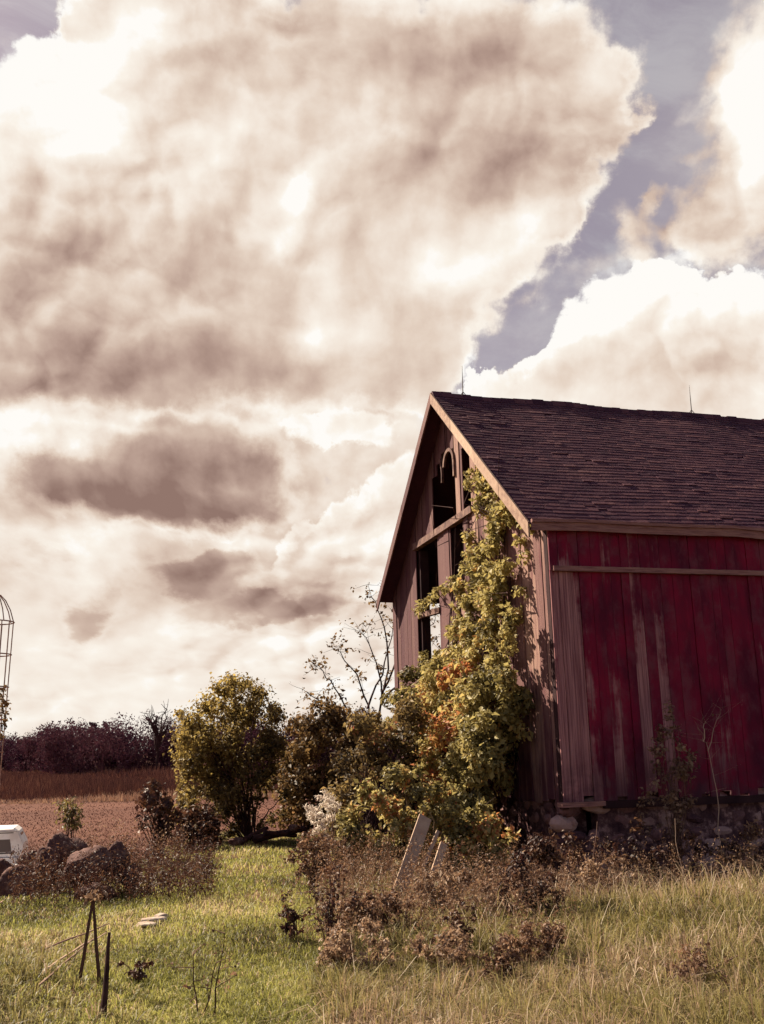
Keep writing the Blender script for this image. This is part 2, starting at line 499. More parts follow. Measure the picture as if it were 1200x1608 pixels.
# roof: sheathing plus courses of individual shingles on both slopes
def sag(x, s):
    t = np.clip(x/LEN, 0, 1)
    return -.10*math.sin(math.pi*t)*(s/(W/2)) - .02*math.sin(x*1.9)*(s/(W/2)) - .03*math.sin(x*.9 + 1)*(1 - s/(W/2))
def roof_slope(front):
    mb = MB(); rnd = random.Random(3 if front else 4)
    S0 = -.10
    fs = (lambda s: s) if front else (lambda s: W - s)
    nrm = (-math.sin(math.atan(SL)), math.cos(math.atan(SL)))
    def Pt(x, s, h):   # s measured from that eave; h above the slope
        return B(x, fs(s + nrm[0]*h), HE + SL*s + nrm[1]*h + sag(x, max(s, 0)))
    nc = 44 if front else 26; ds = (W/2 - S0)/nc
    for c in range(nc):
        s0, s1 = S0 + c*ds, S0 + (c+1)*ds
        x = -OG - .03
        lift_c = rnd.uniform(.0, .008)
        while x < LEN + .3:
            w = rnd.uniform(.14, .34) if front else .8
            x1 = min(x + w, LEN + .33)
            a = s0 - rnd.uniform(0, .022) - (.02 if c == 0 else 0); h = .015 + lift_c*.35 + rnd.uniform(0, .005) + (.010 if rnd.random() < .02 else 0)
            if rnd.random() < .012 and c > 1: a += ds*.6
            e = s1 + .012
            top = .010
            p = [Pt(x+.002, a, .005), Pt(x1-.002, a, .005), Pt(x1-.002, e, .0), Pt(x+.002, e, .0),
                 Pt(x+.002, a, h), Pt(x1-.002, a, h), Pt(x1-.002, e, top), Pt(x+.002, e, top)]
            if not front: p = [p[i] for i in (1, 0, 3, 2, 5, 4, 7, 6)]
            mb.hexa(p, rnd.random())
            x = x1
    # sheathing under the shingles
    for i in range(12):
        xa, xb = -OG + (LEN + .3 + OG)*i/12, -OG + (LEN + .3 + OG)*(i+1)/12
        p = [Pt(xa, S0+.02, -.05), Pt(xb, S0+.02, -.05), Pt(xb, W/2, -.05), Pt(xa, W/2, -.05), Pt(xa, S0+.02, .003), Pt(xb, S0+.02, .003), Pt(xb, W/2, .003), Pt(xa, W/2, .003)]
        if not front: p = [p[i] for i in (1, 0, 3, 2, 5, 4, 7, 6)]
        mb.hexa(p, .1)
    return mb, Pt
rb, PtF = roof_slope(True); roof = part('roof', rb, M_shingle)
rb2, PtB = roof_slope(False); part('roof', rb2, M_shingle)
m = MB(); x = -OG
while x < LEN + .3:                     # ragged ridge cap
    w = random.uniform(.15, .3); h = random.uniform(.02, .05); z = HE + HR + sag(x, W/2)
    m.hexa([B(x, W/2-.13, z-.085), B(x+w, W/2-.13, z-.085), B(x+w, W/2+.13, z-.085), B(x, W/2+.13, z-.085),
            B(x, W/2-.025, z+.03+h), B(x+w, W/2-.025, z+.03+h), B(x+w, W/2+.025, z+.03+h), B(x, W/2+.025, z+.03+h)])
    x += w + .004
part('ridge_cap', m, M_shingle, roof)
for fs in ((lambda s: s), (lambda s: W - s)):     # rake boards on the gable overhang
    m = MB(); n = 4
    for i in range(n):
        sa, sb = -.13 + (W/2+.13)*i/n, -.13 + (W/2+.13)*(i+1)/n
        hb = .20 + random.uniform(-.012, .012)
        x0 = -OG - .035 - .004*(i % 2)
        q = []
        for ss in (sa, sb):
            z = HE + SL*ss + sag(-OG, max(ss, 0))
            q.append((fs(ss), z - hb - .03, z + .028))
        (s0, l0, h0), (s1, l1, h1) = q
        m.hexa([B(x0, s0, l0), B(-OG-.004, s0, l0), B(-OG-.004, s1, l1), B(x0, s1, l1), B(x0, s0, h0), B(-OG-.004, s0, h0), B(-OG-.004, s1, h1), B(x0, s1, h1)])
    part('rake_board', m, M_trim if fs(0) == 0 else M_gable)  # far rake board darker: its weaker light is put into the wood colour
m = MB()                                          # eave fascia, bowed by age
n = 20
for i in range(n):
    xa, xb = -OG + .02 + (LEN+.2)*i/n, -OG + .02 + (LEN+.2)*(i+1)/n
    bow = lambda x: -.05*math.exp(-((x-4.6)/.8)**2) + .012*math.sin(x*2.2)
    za, zb = HE - .13 + bow(xa), HE - .13 + bow(xb)
    hh = .105
    m.hexa([B(xa, -.155, za-hh), B(xb, -.155, zb-hh), B(xb, -.125, zb-hh), B(xa, -.125, za-hh), B(xa, -.155, za+.03), B(xb, -.155, zb+.03), B(xb, -.125, zb+.03), B(xa, -.125, za+.03)], .4)
    m.hexa([B(xa, -.185, za+.032), B(xb, -.185, zb+.032), B(xb, -.125, zb+.032), B(xa, -.125, za+.032), B(xa, -.185, za+.085), B(xb, -.185, zb+.085), B(xb, -.125, zb+.085), B(xa, -.125, za+.085)], .7)
    m.hexa([B(xa, -.124, za-.075), B(xb, -.124, zb-.075), B(xb, -.03, zb-.075), B(xa, -.03, za-.075), B(xa, -.124, za-.05), B(xb, -.124, zb-.05), B(xb, -.03, zb-.05), B(xa, -.03, za-.05)], .1)
part('eave_fascia', m, M_fascia)
# lightning rods on the ridge
def rod(x):
    z = HE + HR + .05 + sag(x, W/2); m = MB()
    m.tube([B(x, W/2, z), B(x+.004, W/2, z+.34), B(x+.01, W/2, z+.70)], [.013, .010, .003], 6)
    for a in (0, 120, 240):
        m.tube([B(x+.11*math.cos(R(a)), W/2+.08*math.sin(R(a)), z-.03), B(x, W/2, z+.09)], .008, 5)
    part('lightning_rod', m, M_rod)
rod(.36); rod(6.02)

# stone foundation
def blob_stone(mb, c, r, seed, sub=2):
    rnd = random.Random(seed)
    import bmesh
    bm = bmesh.new(); bmesh.ops.create_icosphere(bm, subdivisions=sub, radius=1)
    ph = [(Vector((rnd.gauss(0, 1), rnd.gauss(0, 1), rnd.gauss(0, 1))).normalized(), rnd.uniform(.5, .95)) for _ in range(9)]
    base = len(mb.v); rr = rnd.random()
    bm.verts.ensure_lookup_table(); bm.verts.index_update()
    for v in bm.verts:
        p = v.co.copy()
        for nv, dd in ph:
            e = p.dot(nv) - dd
            if e > 0: p -= nv*e*.9
        p *= 1 + .05*rnd.uniform(-1, 1)
        mb.v.append((c[0] + p.x*r[0], c[1] + p.y*r[1], c[2] + p.z*r[2]))
    for f in bm.faces:
        mb.f.append([base + v.index for v in f.verts]); mb.r.append(rr)
    bm.free()
fd = MB(); k = 0
def row_stones(x0, x1, fn, skip):
    global k
    z = -1.75
    while z < -.22:
        h = random.uniform(.2, .34); x = x0 + random.uniform(-.2, 0)
        while x < x1:
            w = random.uniform(.25, .55); k += 1
            cx, cz = x + w/2, z + h/2
            if not skip(cx, cz): blob_stone(fd, fn(cx, cz), fn(w*.56, h*.6, True), k)
            x += w
        z += h*.92
row_stones(0, 8.5, lambda x, z, d=False: (x, .13, z) if d else (x, .175 + random.uniform(-.02, .03), z), lambda x, z: .12 < x < .62 and -.62 < z < -.22)
row_stones(0.2, W, lambda x, z, d=False: (.13, x, z) if d else B(.175, x, z), lambda x, z: False)
part('foundation', fd, M_stone)
m = MB()
m.box((.62, .1, -1.9), (LEN, .34, -.2), .3, B); m.box((.05, .1, -1.9), (.62, .34, -.62), .3, B); m.box((.05, .5, -.64), (.62, .6, -.2), .3, B)
m.box((.1, .36, -1.6), (.3, W-.1, -.2), .3, B); m.box((.1, W-.3, -1.6), (LEN, W-.05, -.2), .4, B); m.box((LEN-.3, .35, -1.6), (LEN-.1, W-.31, -.2), .4, B)
part('foundation_core', m, M_mortar)
m = MB(); m.bar(B(-.06, .02, -.13), B(.68, .0, -.125), .2, .075); part('sill_board', m, M_fascia)
m = MB(); m.bar(B(.7, .05, -.15), B(8., .05, -.15), .16, .12); part('sill_beam', m, M_dark)

# ------------------------------------------------------------------ grapevine on the gable
def G(s, z, off=0.):
    cw, sw = math.cos(YAW), math.sin(YAW)
    x, y, zz = B(-off, s, z)
    return (CX + cw*x - sw*y, CY + sw*x + cw*y, CZ + zz)
vg = np.random.default_rng(21)
prof = [(6.2, 2.2, 2.5, .05), (5.9, 2.1, 2.7, .07), (5.6, 1.9, 2.7, .09), (5.25, 1.7, 2.6, .11), (4.95, 1.0, 2.7, .12), (4.65, 1.3, 3.1, .16), (4.3, 1.4, 3.5, .2), (4.0, 1.2, 3.7, .22),
        (3.7, 1.0, 3.7, .24), (3.3, .9, 3.8, .32), (2.9, .8, 4.0, .42), (2.5, .75, 4.4, .55), (2.0, .7, 4.9, .75), (1.6, .7, 5.2, .85), (1.1, .75, 5.3, 1.0), (.6, .8, 5.4, 1.1), (.1, .85, 5.5, 1.2), (-.4, 1.1, 5.5, 1.2), (-.8, 1.8, 5.5, 1.0),
        (2.6, 4.9, 6.3, .25), (2.2, 5.0, 7.2, .4), (1.8, 5.2, 8.0, .5), (1.3, 5.4, 8.4, .6)]
vc, vh = [], []
for z, s0, s1, dep in prof:
    n = int(3 + (s1 - s0)*3.8*(1 + dep))
    for _ in range(n):
        s = vg.uniform(s0, s1); o = dep*vg.random()**.6; rd = vg.uniform(.13, .25)*(.55 + dep*.5)
        rd = min(rd, .36)
        zz = min(z + vg.uniform(-.28, .22), rake(s) - .32)
        vc.append((*G(s, zz, .06 + o), rd))
        t = vg.choice([vg.uniform(.02, .2), vg.uniform(.3, .55), vg.uniform(.55, .76), vg.uniform(.6, .76)])
        if s > 4.9: t *= .7
        if 2.0 < s < 4.3 and zz < 2.3 and vg.random() < .62: t = vg.uniform(.88, 1.0)     # turned orange-red
        if zz > 3.0: t = max(t, .45)
        vh.append(t)
for s, z in ((3.3, 5.95), (3.15, 6.1), (1.9, 5.6), (1.4, 5.05), (1.0, 4.8), (.7, 4.6), (.5, 4.5), (4.3, 4.15), (4.8, 4.1), (5.3, 4.08), (5.8, 4.0), (6.3, 3.95), (6.7, 3.88), (2.35, 6.2), (.9, 4.3), (.8, 4.0)):
    vc.append((*G(s, z, .08), .12)); vh.append(.6)
vine = empty('climbing_vine', G(2.4, -1.0, .6), 'thick grapevine of yellow green and orange leaves climbing the barn gable', 'vine')
foliage('foliage', vc, 56000, .098, L_vine, vine, hue=vh, hollow=.45, rspread=.28, seed=31)
vs = MB()
for i in range(16):
    s0 = vg.uniform(1.6, 4.2); p = [G(s0, -1.15, .9)]
    s, o = s0, .8
    ztop = vg.uniform(2., 6.2)
    for q in range(1, 8):
        z = -1.15 + (ztop + 1.15)*q/7; s += vg.uniform(-.25, .25); o = max(.05, .9 - q*.15)
        p.append(G(min(max(s, 1.5), 4.5), z, o))
    vs.tube(p, [.035*(1 - .11*j) for j in range(8)], 5)
for i in range(60):
    z = vg.uniform(-.6, 5.5); s = vg.uniform(1.3, 4.5)
    vs.tube([G(s, z, .1), G(s+vg.uniform(-.5, .5), z+vg.uniform(-.1, .5), .3), G(s+vg.uniform(-.9, .9), z+vg.uniform(-.2, .8), .35)], [.012, .009, .004], 4)
vs.build('stem', M_bark, vine)

# ------------------------------------------------------------------ shrubs, trees
def plant(name, label, cat, base, clumps, n, size, leaf, stems, seed, group=None, bark=M_bark, hue=None, r0=.05, names=('trunk', 'crown'), fork=.25, twigs=0, **kw):
    o = empty(name, base, label, cat, group)
    rnd = random.Random(seed); mb = MB(); b = Vector(base)
    cs = [c for c in clumps]
    pick = [rnd.choice(cs) for _ in range(stems)]
    for c in pick:
        t = Vector(c[:3]); st = b + Vector((rnd.uniform(-1, 1)*r0*2.2, rnd.uniform(-1, 1)*r0*2.2, -.12))
        md = st.lerp(t, fork) + Vector((0, 0, (t.z - st.z)*.15))
        rr = r0*rnd.uniform(.4, 1.)
        a = limb(mb, st, md, rr, rr*.7, 4, .08, g=rnd)
        e = limb(mb, md, t, rr*.7, rr*.15, 6, .10, g=rnd)
        for _ in range(twigs):
            q = e[rnd.randint(2, 6)]; d = Vector((rnd.uniform(-1, 1), rnd.uniform(-1, 1), rnd.uniform(-.2, 1.2)))*c[3]*1.6
            limb(mb, q, q + d, rr*.25, rr*.06, 3, .12, sides=4, g=rnd)
    mb.build(names[0], bark, o)
    foliage(names[1], clumps, n, size, leaf, o, hue=hue, seed=seed, **kw)
    return o

def gy(px, py):
    """distance at which the line of sight meets the ground"""
    lo, hi = 3., 60.
    d = ray(px, py)
    for _ in range(40):
        m_ = (lo + hi)/2; p = EYE + d*(m_/d[1])
        if p[2] > float(gz(p[0], p[1])): lo = m_
        else: hi = m_
    return lo

def base_at(px, py, y):
    p = at(px, py, y); return (p[0], p[1], float(gz(p[0], p[1])))

# the yellowing multi-stemmed tree on the lawn edge
out = [(300, 1085), (322, 1068), (345, 1062), (370, 1052), (395, 1058), (415, 1068), (432, 1060), (440, 1080), (438, 1105), (452, 1120), (456, 1170), (462, 1215), (462, 1285), (440, 1275), (400, 1268), (368, 1280), (352, 1310), (335, 1335), (280, 1335), (272, 1280), (270, 1235), (262, 1180), (266, 1130), (276, 1100)]
tc = grow_clumps(out, 24, 1.0, 150, 11, 25, 5) + grow_clumps([(330, 1255), (450, 1250), (455, 1290), (420, 1312), (345, 1318)], 24.2, .7, 14, 8, 13, 6)
hue = [float(np.clip(.92 - (x-262)/260 - (y-1060)/330 + .2*np.random.default_rng(int(x*7+y)).random(), .05, .95)) for x, y, r_, d in tc]  # leaves golder to the upper left, the sunlit side put into their colour
clu = [cl(*c) for c in tc]
plant('yellowing_tree', 'round bushy many-stemmed tree with golden yellow top, at far edge of the green lawn', 'tree', base_at(395, 1322, 24), clu, 29000, .085, L_tree, 44, 11, hue=hue, r0=.032, fork=.35, twigs=4, hollow=.05, rspread=.45)
# dense shrubs beside and behind it
def shrub(label, base, outline, y, dep, ncl, rr, n, size, leaf, stems, seed, r0=.03, name='shrub', cat='shrub', group=None, **kw):
    c = [cl(*q) for q in grow_clumps(outline, y, dep, ncl, rr[0], rr[1], seed)]
    return plant(name, label, cat, base, c, n, size, leaf, stems, seed, r0=r0, names=('stem', 'foliage'), group=group, **kw)
shrub('tall reddish olive shrub filling the gap between yellow tree and overgrown barn corner', base_at(480, 1312, 25.5),
      [(440, 1150), (452, 1095), (475, 1080), (500, 1092), (525, 1100), (560, 1120), (580, 1150), (570, 1300), (430, 1312), (428, 1240)], 25.5, .8, 84, (11, 26), 12000, .11, L_olive, 22, 41, twigs=2, hollow=.2)
shrub('low dark olive shrub at left foot of the yellow tree', base_at(300, 1338, 21.5),
      [(258, 1285), (280, 1262), (320, 1260), (345, 1285), (352, 1325), (300, 1342), (262, 1335)], 21.5, .5, 26, (9, 18), 3200, .09, L_red, 14, 42, twigs=3, hollow=.2)
shrub('loose dark shrub with sparse drooping red brown leaves in front of the brown field', base_at(248, 1320, 18.5),
      [(210, 1245), (235, 1215), (252, 1225), (262, 1250), (285, 1270), (290, 1312), (232, 1318), (205, 1290)], 18.5, .5, 26, (8, 16), 1500, .09, L_red, 20, 43, twigs=4, hollow=.1)
shrub('small yellow green sapling behind the boulders', base_at(112, 1325, 16.2),
      [(82, 1268), (98, 1250), (125, 1250), (138, 1270), (128, 1292), (115, 1305), (92, 1298)], 16.2, .3, 16, (8, 14), 420, .065, L_sap, 12, 44, r0=.016, twigs=3, hollow=.1, name='sapling', cat='sapling')
# overgrown shrub against the far part of the gable
shrub('dense dark overgrown shrub heaped against left end of the barn gable', base_at(570, 1345, 17.6),
      [(552, 1115), (590, 1095), (625, 1085), (660, 1080), (680, 1120), (675, 1250), (660, 1340), (600, 1362), (530, 1350), (505, 1320), (512, 1260), (520, 1200), (535, 1150)], 18.4, .9, 92, (11, 27), 15000, .09, L_bush, 40, 45, hollow=.3, rspread=.4, twigs=3)
shrub('straggly rusty shrub below the overgrown barn corner, on the lawn edge', base_at(560, 1400, 15.6),
      [(500, 1320), (530, 1300), (580, 1310), (640, 1340), (650, 1400), (580, 1420), (520, 1410), (490, 1370)], 15.6, .4, 40, (9, 20), 3600, .07, L_weed, 26, 46, r0=.012, twigs=3, hollow=.1)

for k_, (bx, by, y0, ol, lab, mt, nn) in enumerate((
    (690, 1405, 15.4, [(530, 1270), (570, 1215), (620, 1195), (670, 1200), (720, 1240), (780, 1265), (825, 1300), (830, 1385), (760, 1405), (660, 1400), (560, 1390), (520, 1350)], 'sprawling vine tangle with yellow and rusty leaves spilling forward from the foot of the grapevine', L_vine, 13000),
    (560, 1535, 9.9, [(490, 1490), (520, 1450), (570, 1430), (620, 1460), (640, 1520), (560, 1545), (500, 1535)], 'near brown brush right of the tall dark dead weed', L_tan, 1500),
    (690, 1530, 10.3, [(630, 1490), (660, 1455), (710, 1450), (750, 1480), (760, 1520), (690, 1540), (640, 1530)], 'near tan brown brush in the rough grass, midway between lawn and stone foundation', L_tan, 1300),
    (840, 1520, 10.6, [(780, 1480), (810, 1440), (860, 1430), (890, 1460), (890, 1510), (840, 1530), (790, 1520)], 'near rusty brush in the rough grass below the barn corner', L_weed, 1300),
    (1080, 1545, 8.8, [(1030, 1520), (1060, 1485), (1110, 1470), (1150, 1500), (1150, 1550), (1080, 1560), (1040, 1550)], 'dark red brown brush on the grassy bank at the right', L_weed, 500),
    (720, 1440, 13.4, [(640, 1400), (665, 1365), (710, 1350), (755, 1370), (790, 1400), (780, 1440), (690, 1450), (640, 1435)], 'tangled tan brush at the foot of the vine, beside the leaning planks', L_tan, 2400),
    (820, 1440, 13.6, [(770, 1390), (800, 1330), (845, 1300), (880, 1330), (900, 1400), (880, 1445), (800, 1450)], 'tall dark tangled brush in the shadow below the barn corner', L_red, 1700),
    (590, 1470, 12.2, [(520, 1430), (560, 1395), (620, 1390), (660, 1420), (670, 1465), (600, 1485), (530, 1475)], 'low reddish brush spreading from the vine onto the lawn', L_weed, 2300),
    (950, 1420, 13.8, [(890, 1385), (920, 1345), (965, 1335), (1010, 1360), (1020, 1410), (950, 1430), (890, 1425)], 'pale dry brush before the dark gap in the stone foundation', L_pale, 900),
    (1160, 1400, 13.6, [(1090, 1370), (1130, 1320), (1190, 1280), (1240, 1300), (1250, 1400), (1160, 1410), (1100, 1400)], 'bleached tall weeds before the foundation at the right photo edge', L_pale, 1100))):
    if nn < 5000: y0 = min(gy(bx, by), 15.2)
    shrub(lab, base_at(bx, by, y0), ol, y0, .35, 92 if nn > 5000 else 42, (9, 20) if nn > 5000 else (8, 16), nn if nn > 5000 else int(nn*(2.4 if y0 < 12 else 1.2)), .085 if nn > 5000 else .0042*y0 - .004, mt, 46 if nn > 5000 else 80, 140 + k_, r0=.008 if nn > 5000 else .0045, twigs=4, hollow=.0, bark=M_bark if mt is L_red else M_twigpale, name='brush', cat='brush')
# sparse sapling with nearly bare limbs behind the barn corner
def sparse_tree(name, label, cat, base, branches, y, nleaf, size, leaf, seed, r0=.04, bark=M_bark, spread=.16):
    o = empty(name, base, label, cat); rnd = random.Random(seed); mb = MB(); tips = []
    for br in branches:
        pts = [Vector(at(px, py, y + dy)) for px, py, dy in br]
        k = len(pts); fine = []
        for i in range(k-1):
            for t in (0, .33, .66):
                fine.append(pts[i].lerp(pts[i+1], t) + Vector((rnd.gauss(0, 1), rnd.gauss(0, 1), rnd.gauss(0, 1)))*.02)
        fine.append(pts[-1]); n = len(fine)
        mb.tube(fine, [r0*(1 - .85*i/(n-1)) for i in range(n)], 5)
        for i in range(n//3, n):
            for _ in range(2):
                d = Vector((rnd.gauss(0, 1), rnd.gauss(0, .6), rnd.gauss(.4, .7)))*.22
                limb(mb, fine[i], fine[i] + d, r0*.22, r0*.08, 3, .1, sides=4, g=rnd); tips.append((*(fine[i] + d), spread*rnd.uniform(.6, 1.2)))
        tips.append((*fine[-1], spread)); tips.append((*fine[-2], spread))
    mb.build('trunk', bark, o)
    foliage('crown', tips, nleaf, size, leaf, o, hollow=.1, seed=seed, rspread=.7)
    return o
sparse_tree('bare_sapling', 'thin open sapling with nearly bare limbs and scattered leaves beside the barn eave', 'tree', base_at(585, 1300, 26.5),
    [[(590, 1300, 0), (570, 1150, 0), (540, 1105, 0), (520, 1070, .2), (500, 1045, .2), (492, 1050, .2)],
     [(575, 1180, 0), (555, 1128, 0), (520, 1108, -.2), (495, 1098, -.2), (475, 1082, 0)],
     [(585, 1200, 0), (578, 1110, .2), (560, 1060, .2), (535, 1025, .2), (520, 1015, .2)],
     [(585, 1180, 0), (600, 1090, -.2), (592, 1040, -.2), (575, 1000, 0), (560, 990, 0)],
     [(590, 1150, 0), (610, 1050, .1), (604, 985, .1), (590, 945, .1), (578, 918, .1)],
     [(600, 1090, 0), (625, 1030, .3), (640, 1000, .4), (680, 980, .5), (690, 960, .5)],
     [(578, 1110, 0), (600, 1060, .3), (615, 1000, .3), (618, 960, .3)],
     [(600, 1100, 0), (640, 1060, .5), (665, 1020, .6), (685, 1000, .6)]],
    26.5, 900, .10, L_olive, 51, r0=.032)
sparse_tree('twiggy_shoot', 'bare pale forked shoot standing against the red side wall', 'sapling', base_at(1128, 1330, 15.9),
    [[(1132, 1330, 0), (1126, 1243, 0), (1110, 1167, 0), (1095, 1142, 0)], [(1113, 1180, 0), (1120, 1140, 0), (1131, 1112, 0)], [(1109, 1165, 0), (1106, 1140, 0), (1105, 1128, 0)]],
    15.9, 6, .04, L_pale, 52, r0=.010, bark=M_twigpale, spread=.03)
shrub('sparse bramble with pale curled leaves against the red side wall', base_at(1060, 1330, 16.1),
      [(1015, 1160), (1040, 1110), (1060, 1085), (1080, 1120), (1100, 1170), (1100, 1260), (1060, 1320), (1010, 1320), (990, 1260), (1020, 1210)], 16.1, .15, 50, (7, 15), 1500, .06, L_pale, 44, 47, r0=.012, twigs=4, hollow=.05, bark=M_twig, name='bramble', cat='bramble')
shrub('dark leafy weeds along the stone foundation of the barn', base_at(960, 1370, 15.4),
      [(850, 1310), (880, 1290), (940, 1305), (1000, 1280), (1060, 1300), (1130, 1290), (1200, 1280), (1230, 1385), (860, 1395)], 15.3, .3, 60, (8, 15), 1700, .07, L_red, 40, 48, r0=.008, twigs=3, hollow=.1, name='weed_clump', cat='weeds')

# ------------------------------------------------------------------ silver plume grass at the shrub's edge
pb = base_at(512, 1335, 16.3)
pg = empty('plume_grass', pb, 'white feathery plume grass leaning from the shrub by the lawn', 'grass clump')
mb = MB(); prnd = random.Random(9)
plist = [(484, 1268, 10, -2), (487, 1277, 9, 0), (490, 1285, 9, 1), (497, 1291, 10, 2), (494, 1271, 9, -1), (500, 1279, 9, 0), (505, 1253, 13, -9), (512, 1247, 12, -10), (516, 1257, 13, -7), (509, 1264, 11, -5), (519, 1269, 12, -4), (510, 1287, 9, 1), (518, 1282, 10, 0), (490, 1308, 8, 3), (524, 1260, 10, -8), (503, 1299, 8, 2)]
pl_data = []
for px, py, L, up in plist:
    yy = 16.3 + prnd.uniform(-.3, .3)
    tip, root = Vector(at(px-L*.5, py+up*.5, yy)), Vector(at(px+L, py-up*.6, yy))
    mb.tube([Vector(pb) + Vector((prnd.uniform(-.1, .1), prnd.uniform(-.1, .1), 0)), Vector(pb).lerp(root, .6) + Vector((.06, 0, .12)), root], [.006, .005, .003], 4)
    pl_data.append((tip, root))
mb.build('stem', M_twigpale, pg)
for tip, root in pl_data:
    n = 120; g = np.random.default_rng(prnd.randint(0, 9999)); t = g.random(n)
    P = np.array(root)[None, :]*(1-t[:, None]) + np.array(tip)[None, :]*t[:, None]
    P += g.normal(size=(n, 3))*(.017*np.sin(np.pi*np.clip(t*.9+.08, 0, 1)))[:, None]
    V, Fc = leaves_geo(P, g.normal(size=(n, 3)), .055, .1, .2, g)
    np_mesh('plume', V, Fc, np.repeat(g.random(n), 2), L_plume, pg)

# ------------------------------------------------------------------ boulders
def boulder(px, py, wpx, hpx, y, seed, label, dpth=.8):
    p = at(px, py, y); w = wpx*y/F/2; h = hpx*y/F/2
    g0 = float(gz(p[0], p[1])); zc = p[2]
    mb = MB()
    rnd = random.Random(seed)
    blob_stone(mb, (0, 0, 0), (w, w*dpth, h), seed, 4)
    o = mb.build('boulder', M_rock, None)
    tex = bpy.data.textures.new('rock_grain', 'CLOUDS'); tex.noise_scale = .25; tex.noise_depth = 3
    md = o.modifiers.new('d', 'DISPLACE'); md.texture = tex; md.strength = w*.22; md.texture_coords = 'LOCAL'
    o.location = (p[0], p[1], zc); o.rotation_euler = (rnd.uniform(-.1, .1), rnd.uniform(-.15, .15), rnd.uniform(0, .5))
    for f in o.data.polygons: f.use_smooth = True
    return tag(o, label, 'boulder', 'boulders heaped along the lawn edge')
boulder(134, 1364, 84, 80, 14.0, 61, 'largest peaked boulder, in the middle of the heap by the lawn')
boulder(97, 1335, 52, 52, 15.0, 62, 'dark rounded boulder behind and left of the largest peaked boulder')
boulder(178, 1352, 50, 62, 14.4, 63, 'upright boulder with split jagged top, right end of the heap')
boulder(118, 1328, 40, 24, 15.4, 64, 'small flat-topped boulder wedged behind the largest peaked boulder')
boulder(68, 1366, 46, 66, 14.3, 65, 'pale-topped slanting boulder just left of the largest peaked boulder')
boulder(28, 1392, 60, 60, 14.0, 66, 'low broken boulder in pale weeds in front of the white truck')
boulder(52, 1352, 44, 34, 15.6, 67, 'small pale boulder close under the right corner of the white truck')
boulder(4, 1372, 40, 44, 15.0, 68, 'bright-topped boulder at the left end of the heap, cut by the photo edge')
boulder(205, 1378, 34, 40, 14.2, 69, 'small weed-covered boulder at the lawn side of the split boulder')
boulder(150, 1404, 60, 34, 13.5, 70, 'low shadowed boulder sunk in grass at the foot of the heap')

# stones and logs under the tree
for i, (px, py, wp, hp, lb) in enumerate([(410, 1322, 22, 12, 'small grey stone left of the fallen logs under the yellow tree'), (372, 1322, 26, 14, 'flat brown stone by the trunk of the yellow tree'), (462, 1300, 18, 14, 'bluish stone on right end of the fallen logs')]):
    o = boulder(px, py, wp, hp, 22.6, 80+i, lb); o['category'] = 'stone'; o['group'] = 'stones under the yellow tree'; o.name = 'stone'
lgrp = 'fallen logs under the yellow tree'
for (p0, p1, rd, lb) in (((398, 1318), (478, 1301), .085, 'longest fallen log lying under the yellow tree'), ((415, 1308), (465, 1312), .065, 'thinner fallen log crossing behind the longest log'), ((385, 1318), (420, 1300), .06, 'short fallen branch slanting against the yellow tree trunk')):
    a, b = Vector(at(*p0, 22.4)), Vector(at(*p1, 22.9)); mb = MB()
    a.z = max(a.z, float(gz(a.x, a.y)) + rd*.6); b.z = max(b.z, float(gz(b.x, b.y)) + rd*.6)
    limb(mb, a, b, rd, rd*.7, 6, .05, sides=8)
    tag(mb.build('fallen_log', M_bark), lb, 'log', lgrp)

# weathered planks leaning in the weeds
for (p0, p1, w, lb) in (((622, 1412), (668, 1283), .17, 'widest pale weathered plank leaning into the vine foot'), ((668, 1412), (697, 1325), .10, 'grey weathered plank leaning right of the widest pale plank'), ((652, 1390), (688, 1305), .05, 'thin pale lath leaning between two weathered planks')):
    y0 = gy(*p0); a, b = Vector(at(*p0, y0)), Vector(at(*p1, y0 + .7)); mb = MB()
    a.z = min(a.z, float(gz(a.x, a.y)) - .02); mb.bar(a, b, w, .03, (.3, -1, .2))
    tag(mb.build('leaning_plank', M_trim), lb, 'plank', 'weathered planks leaning in the weeds')

# ------------------------------------------------------------------ poles and stakes in the near lawn
YP = gy(142, 1545); p = base_at(142, 1545, YP)
tp = empty('pole_pair', p, 'two thin brown garden poles tied together at the top, standing on near lawn', 'garden poles')
for (q0, q1) in (((124, 1545), (147, 1403)), ((158, 1545), (146, 1402))):
    a, b = Vector(at(*q0, YP)), Vector(at(*q1, YP)); a.z = float(gz(a.x, a.y)) - .05
    mb = MB(); limb(mb, a, b, .016, .011, 6, .015); mb.build('pole', M_twig, tp)
c = at(146, 1408, YP)
g = np.random.default_rng(3); P = c + g.normal(size=(60, 3))*np.array([.03, .03, .012])
V, Fc = leaves_geo(P, g.normal(size=(60, 3)) + [0, 0, 1], .05, .1, .5, g)
np_mesh('binding', V, Fc, np.repeat(g.random(60)*.6 + .4, 2), L_pale, tp)
YS = gy(161, 1600); a, b = Vector(at(161, 1600, YS)), Vector(at(172, 1464, YS+.05)); a.z = float(gz(a.x, a.y)) - .05
mb = MB(); limb(mb, a, b, .026, .010, 6, .02, sides=7)
tag(mb.build('stake', M_bark), 'dark pointed wooden stake right of the tied garden poles', 'stake')
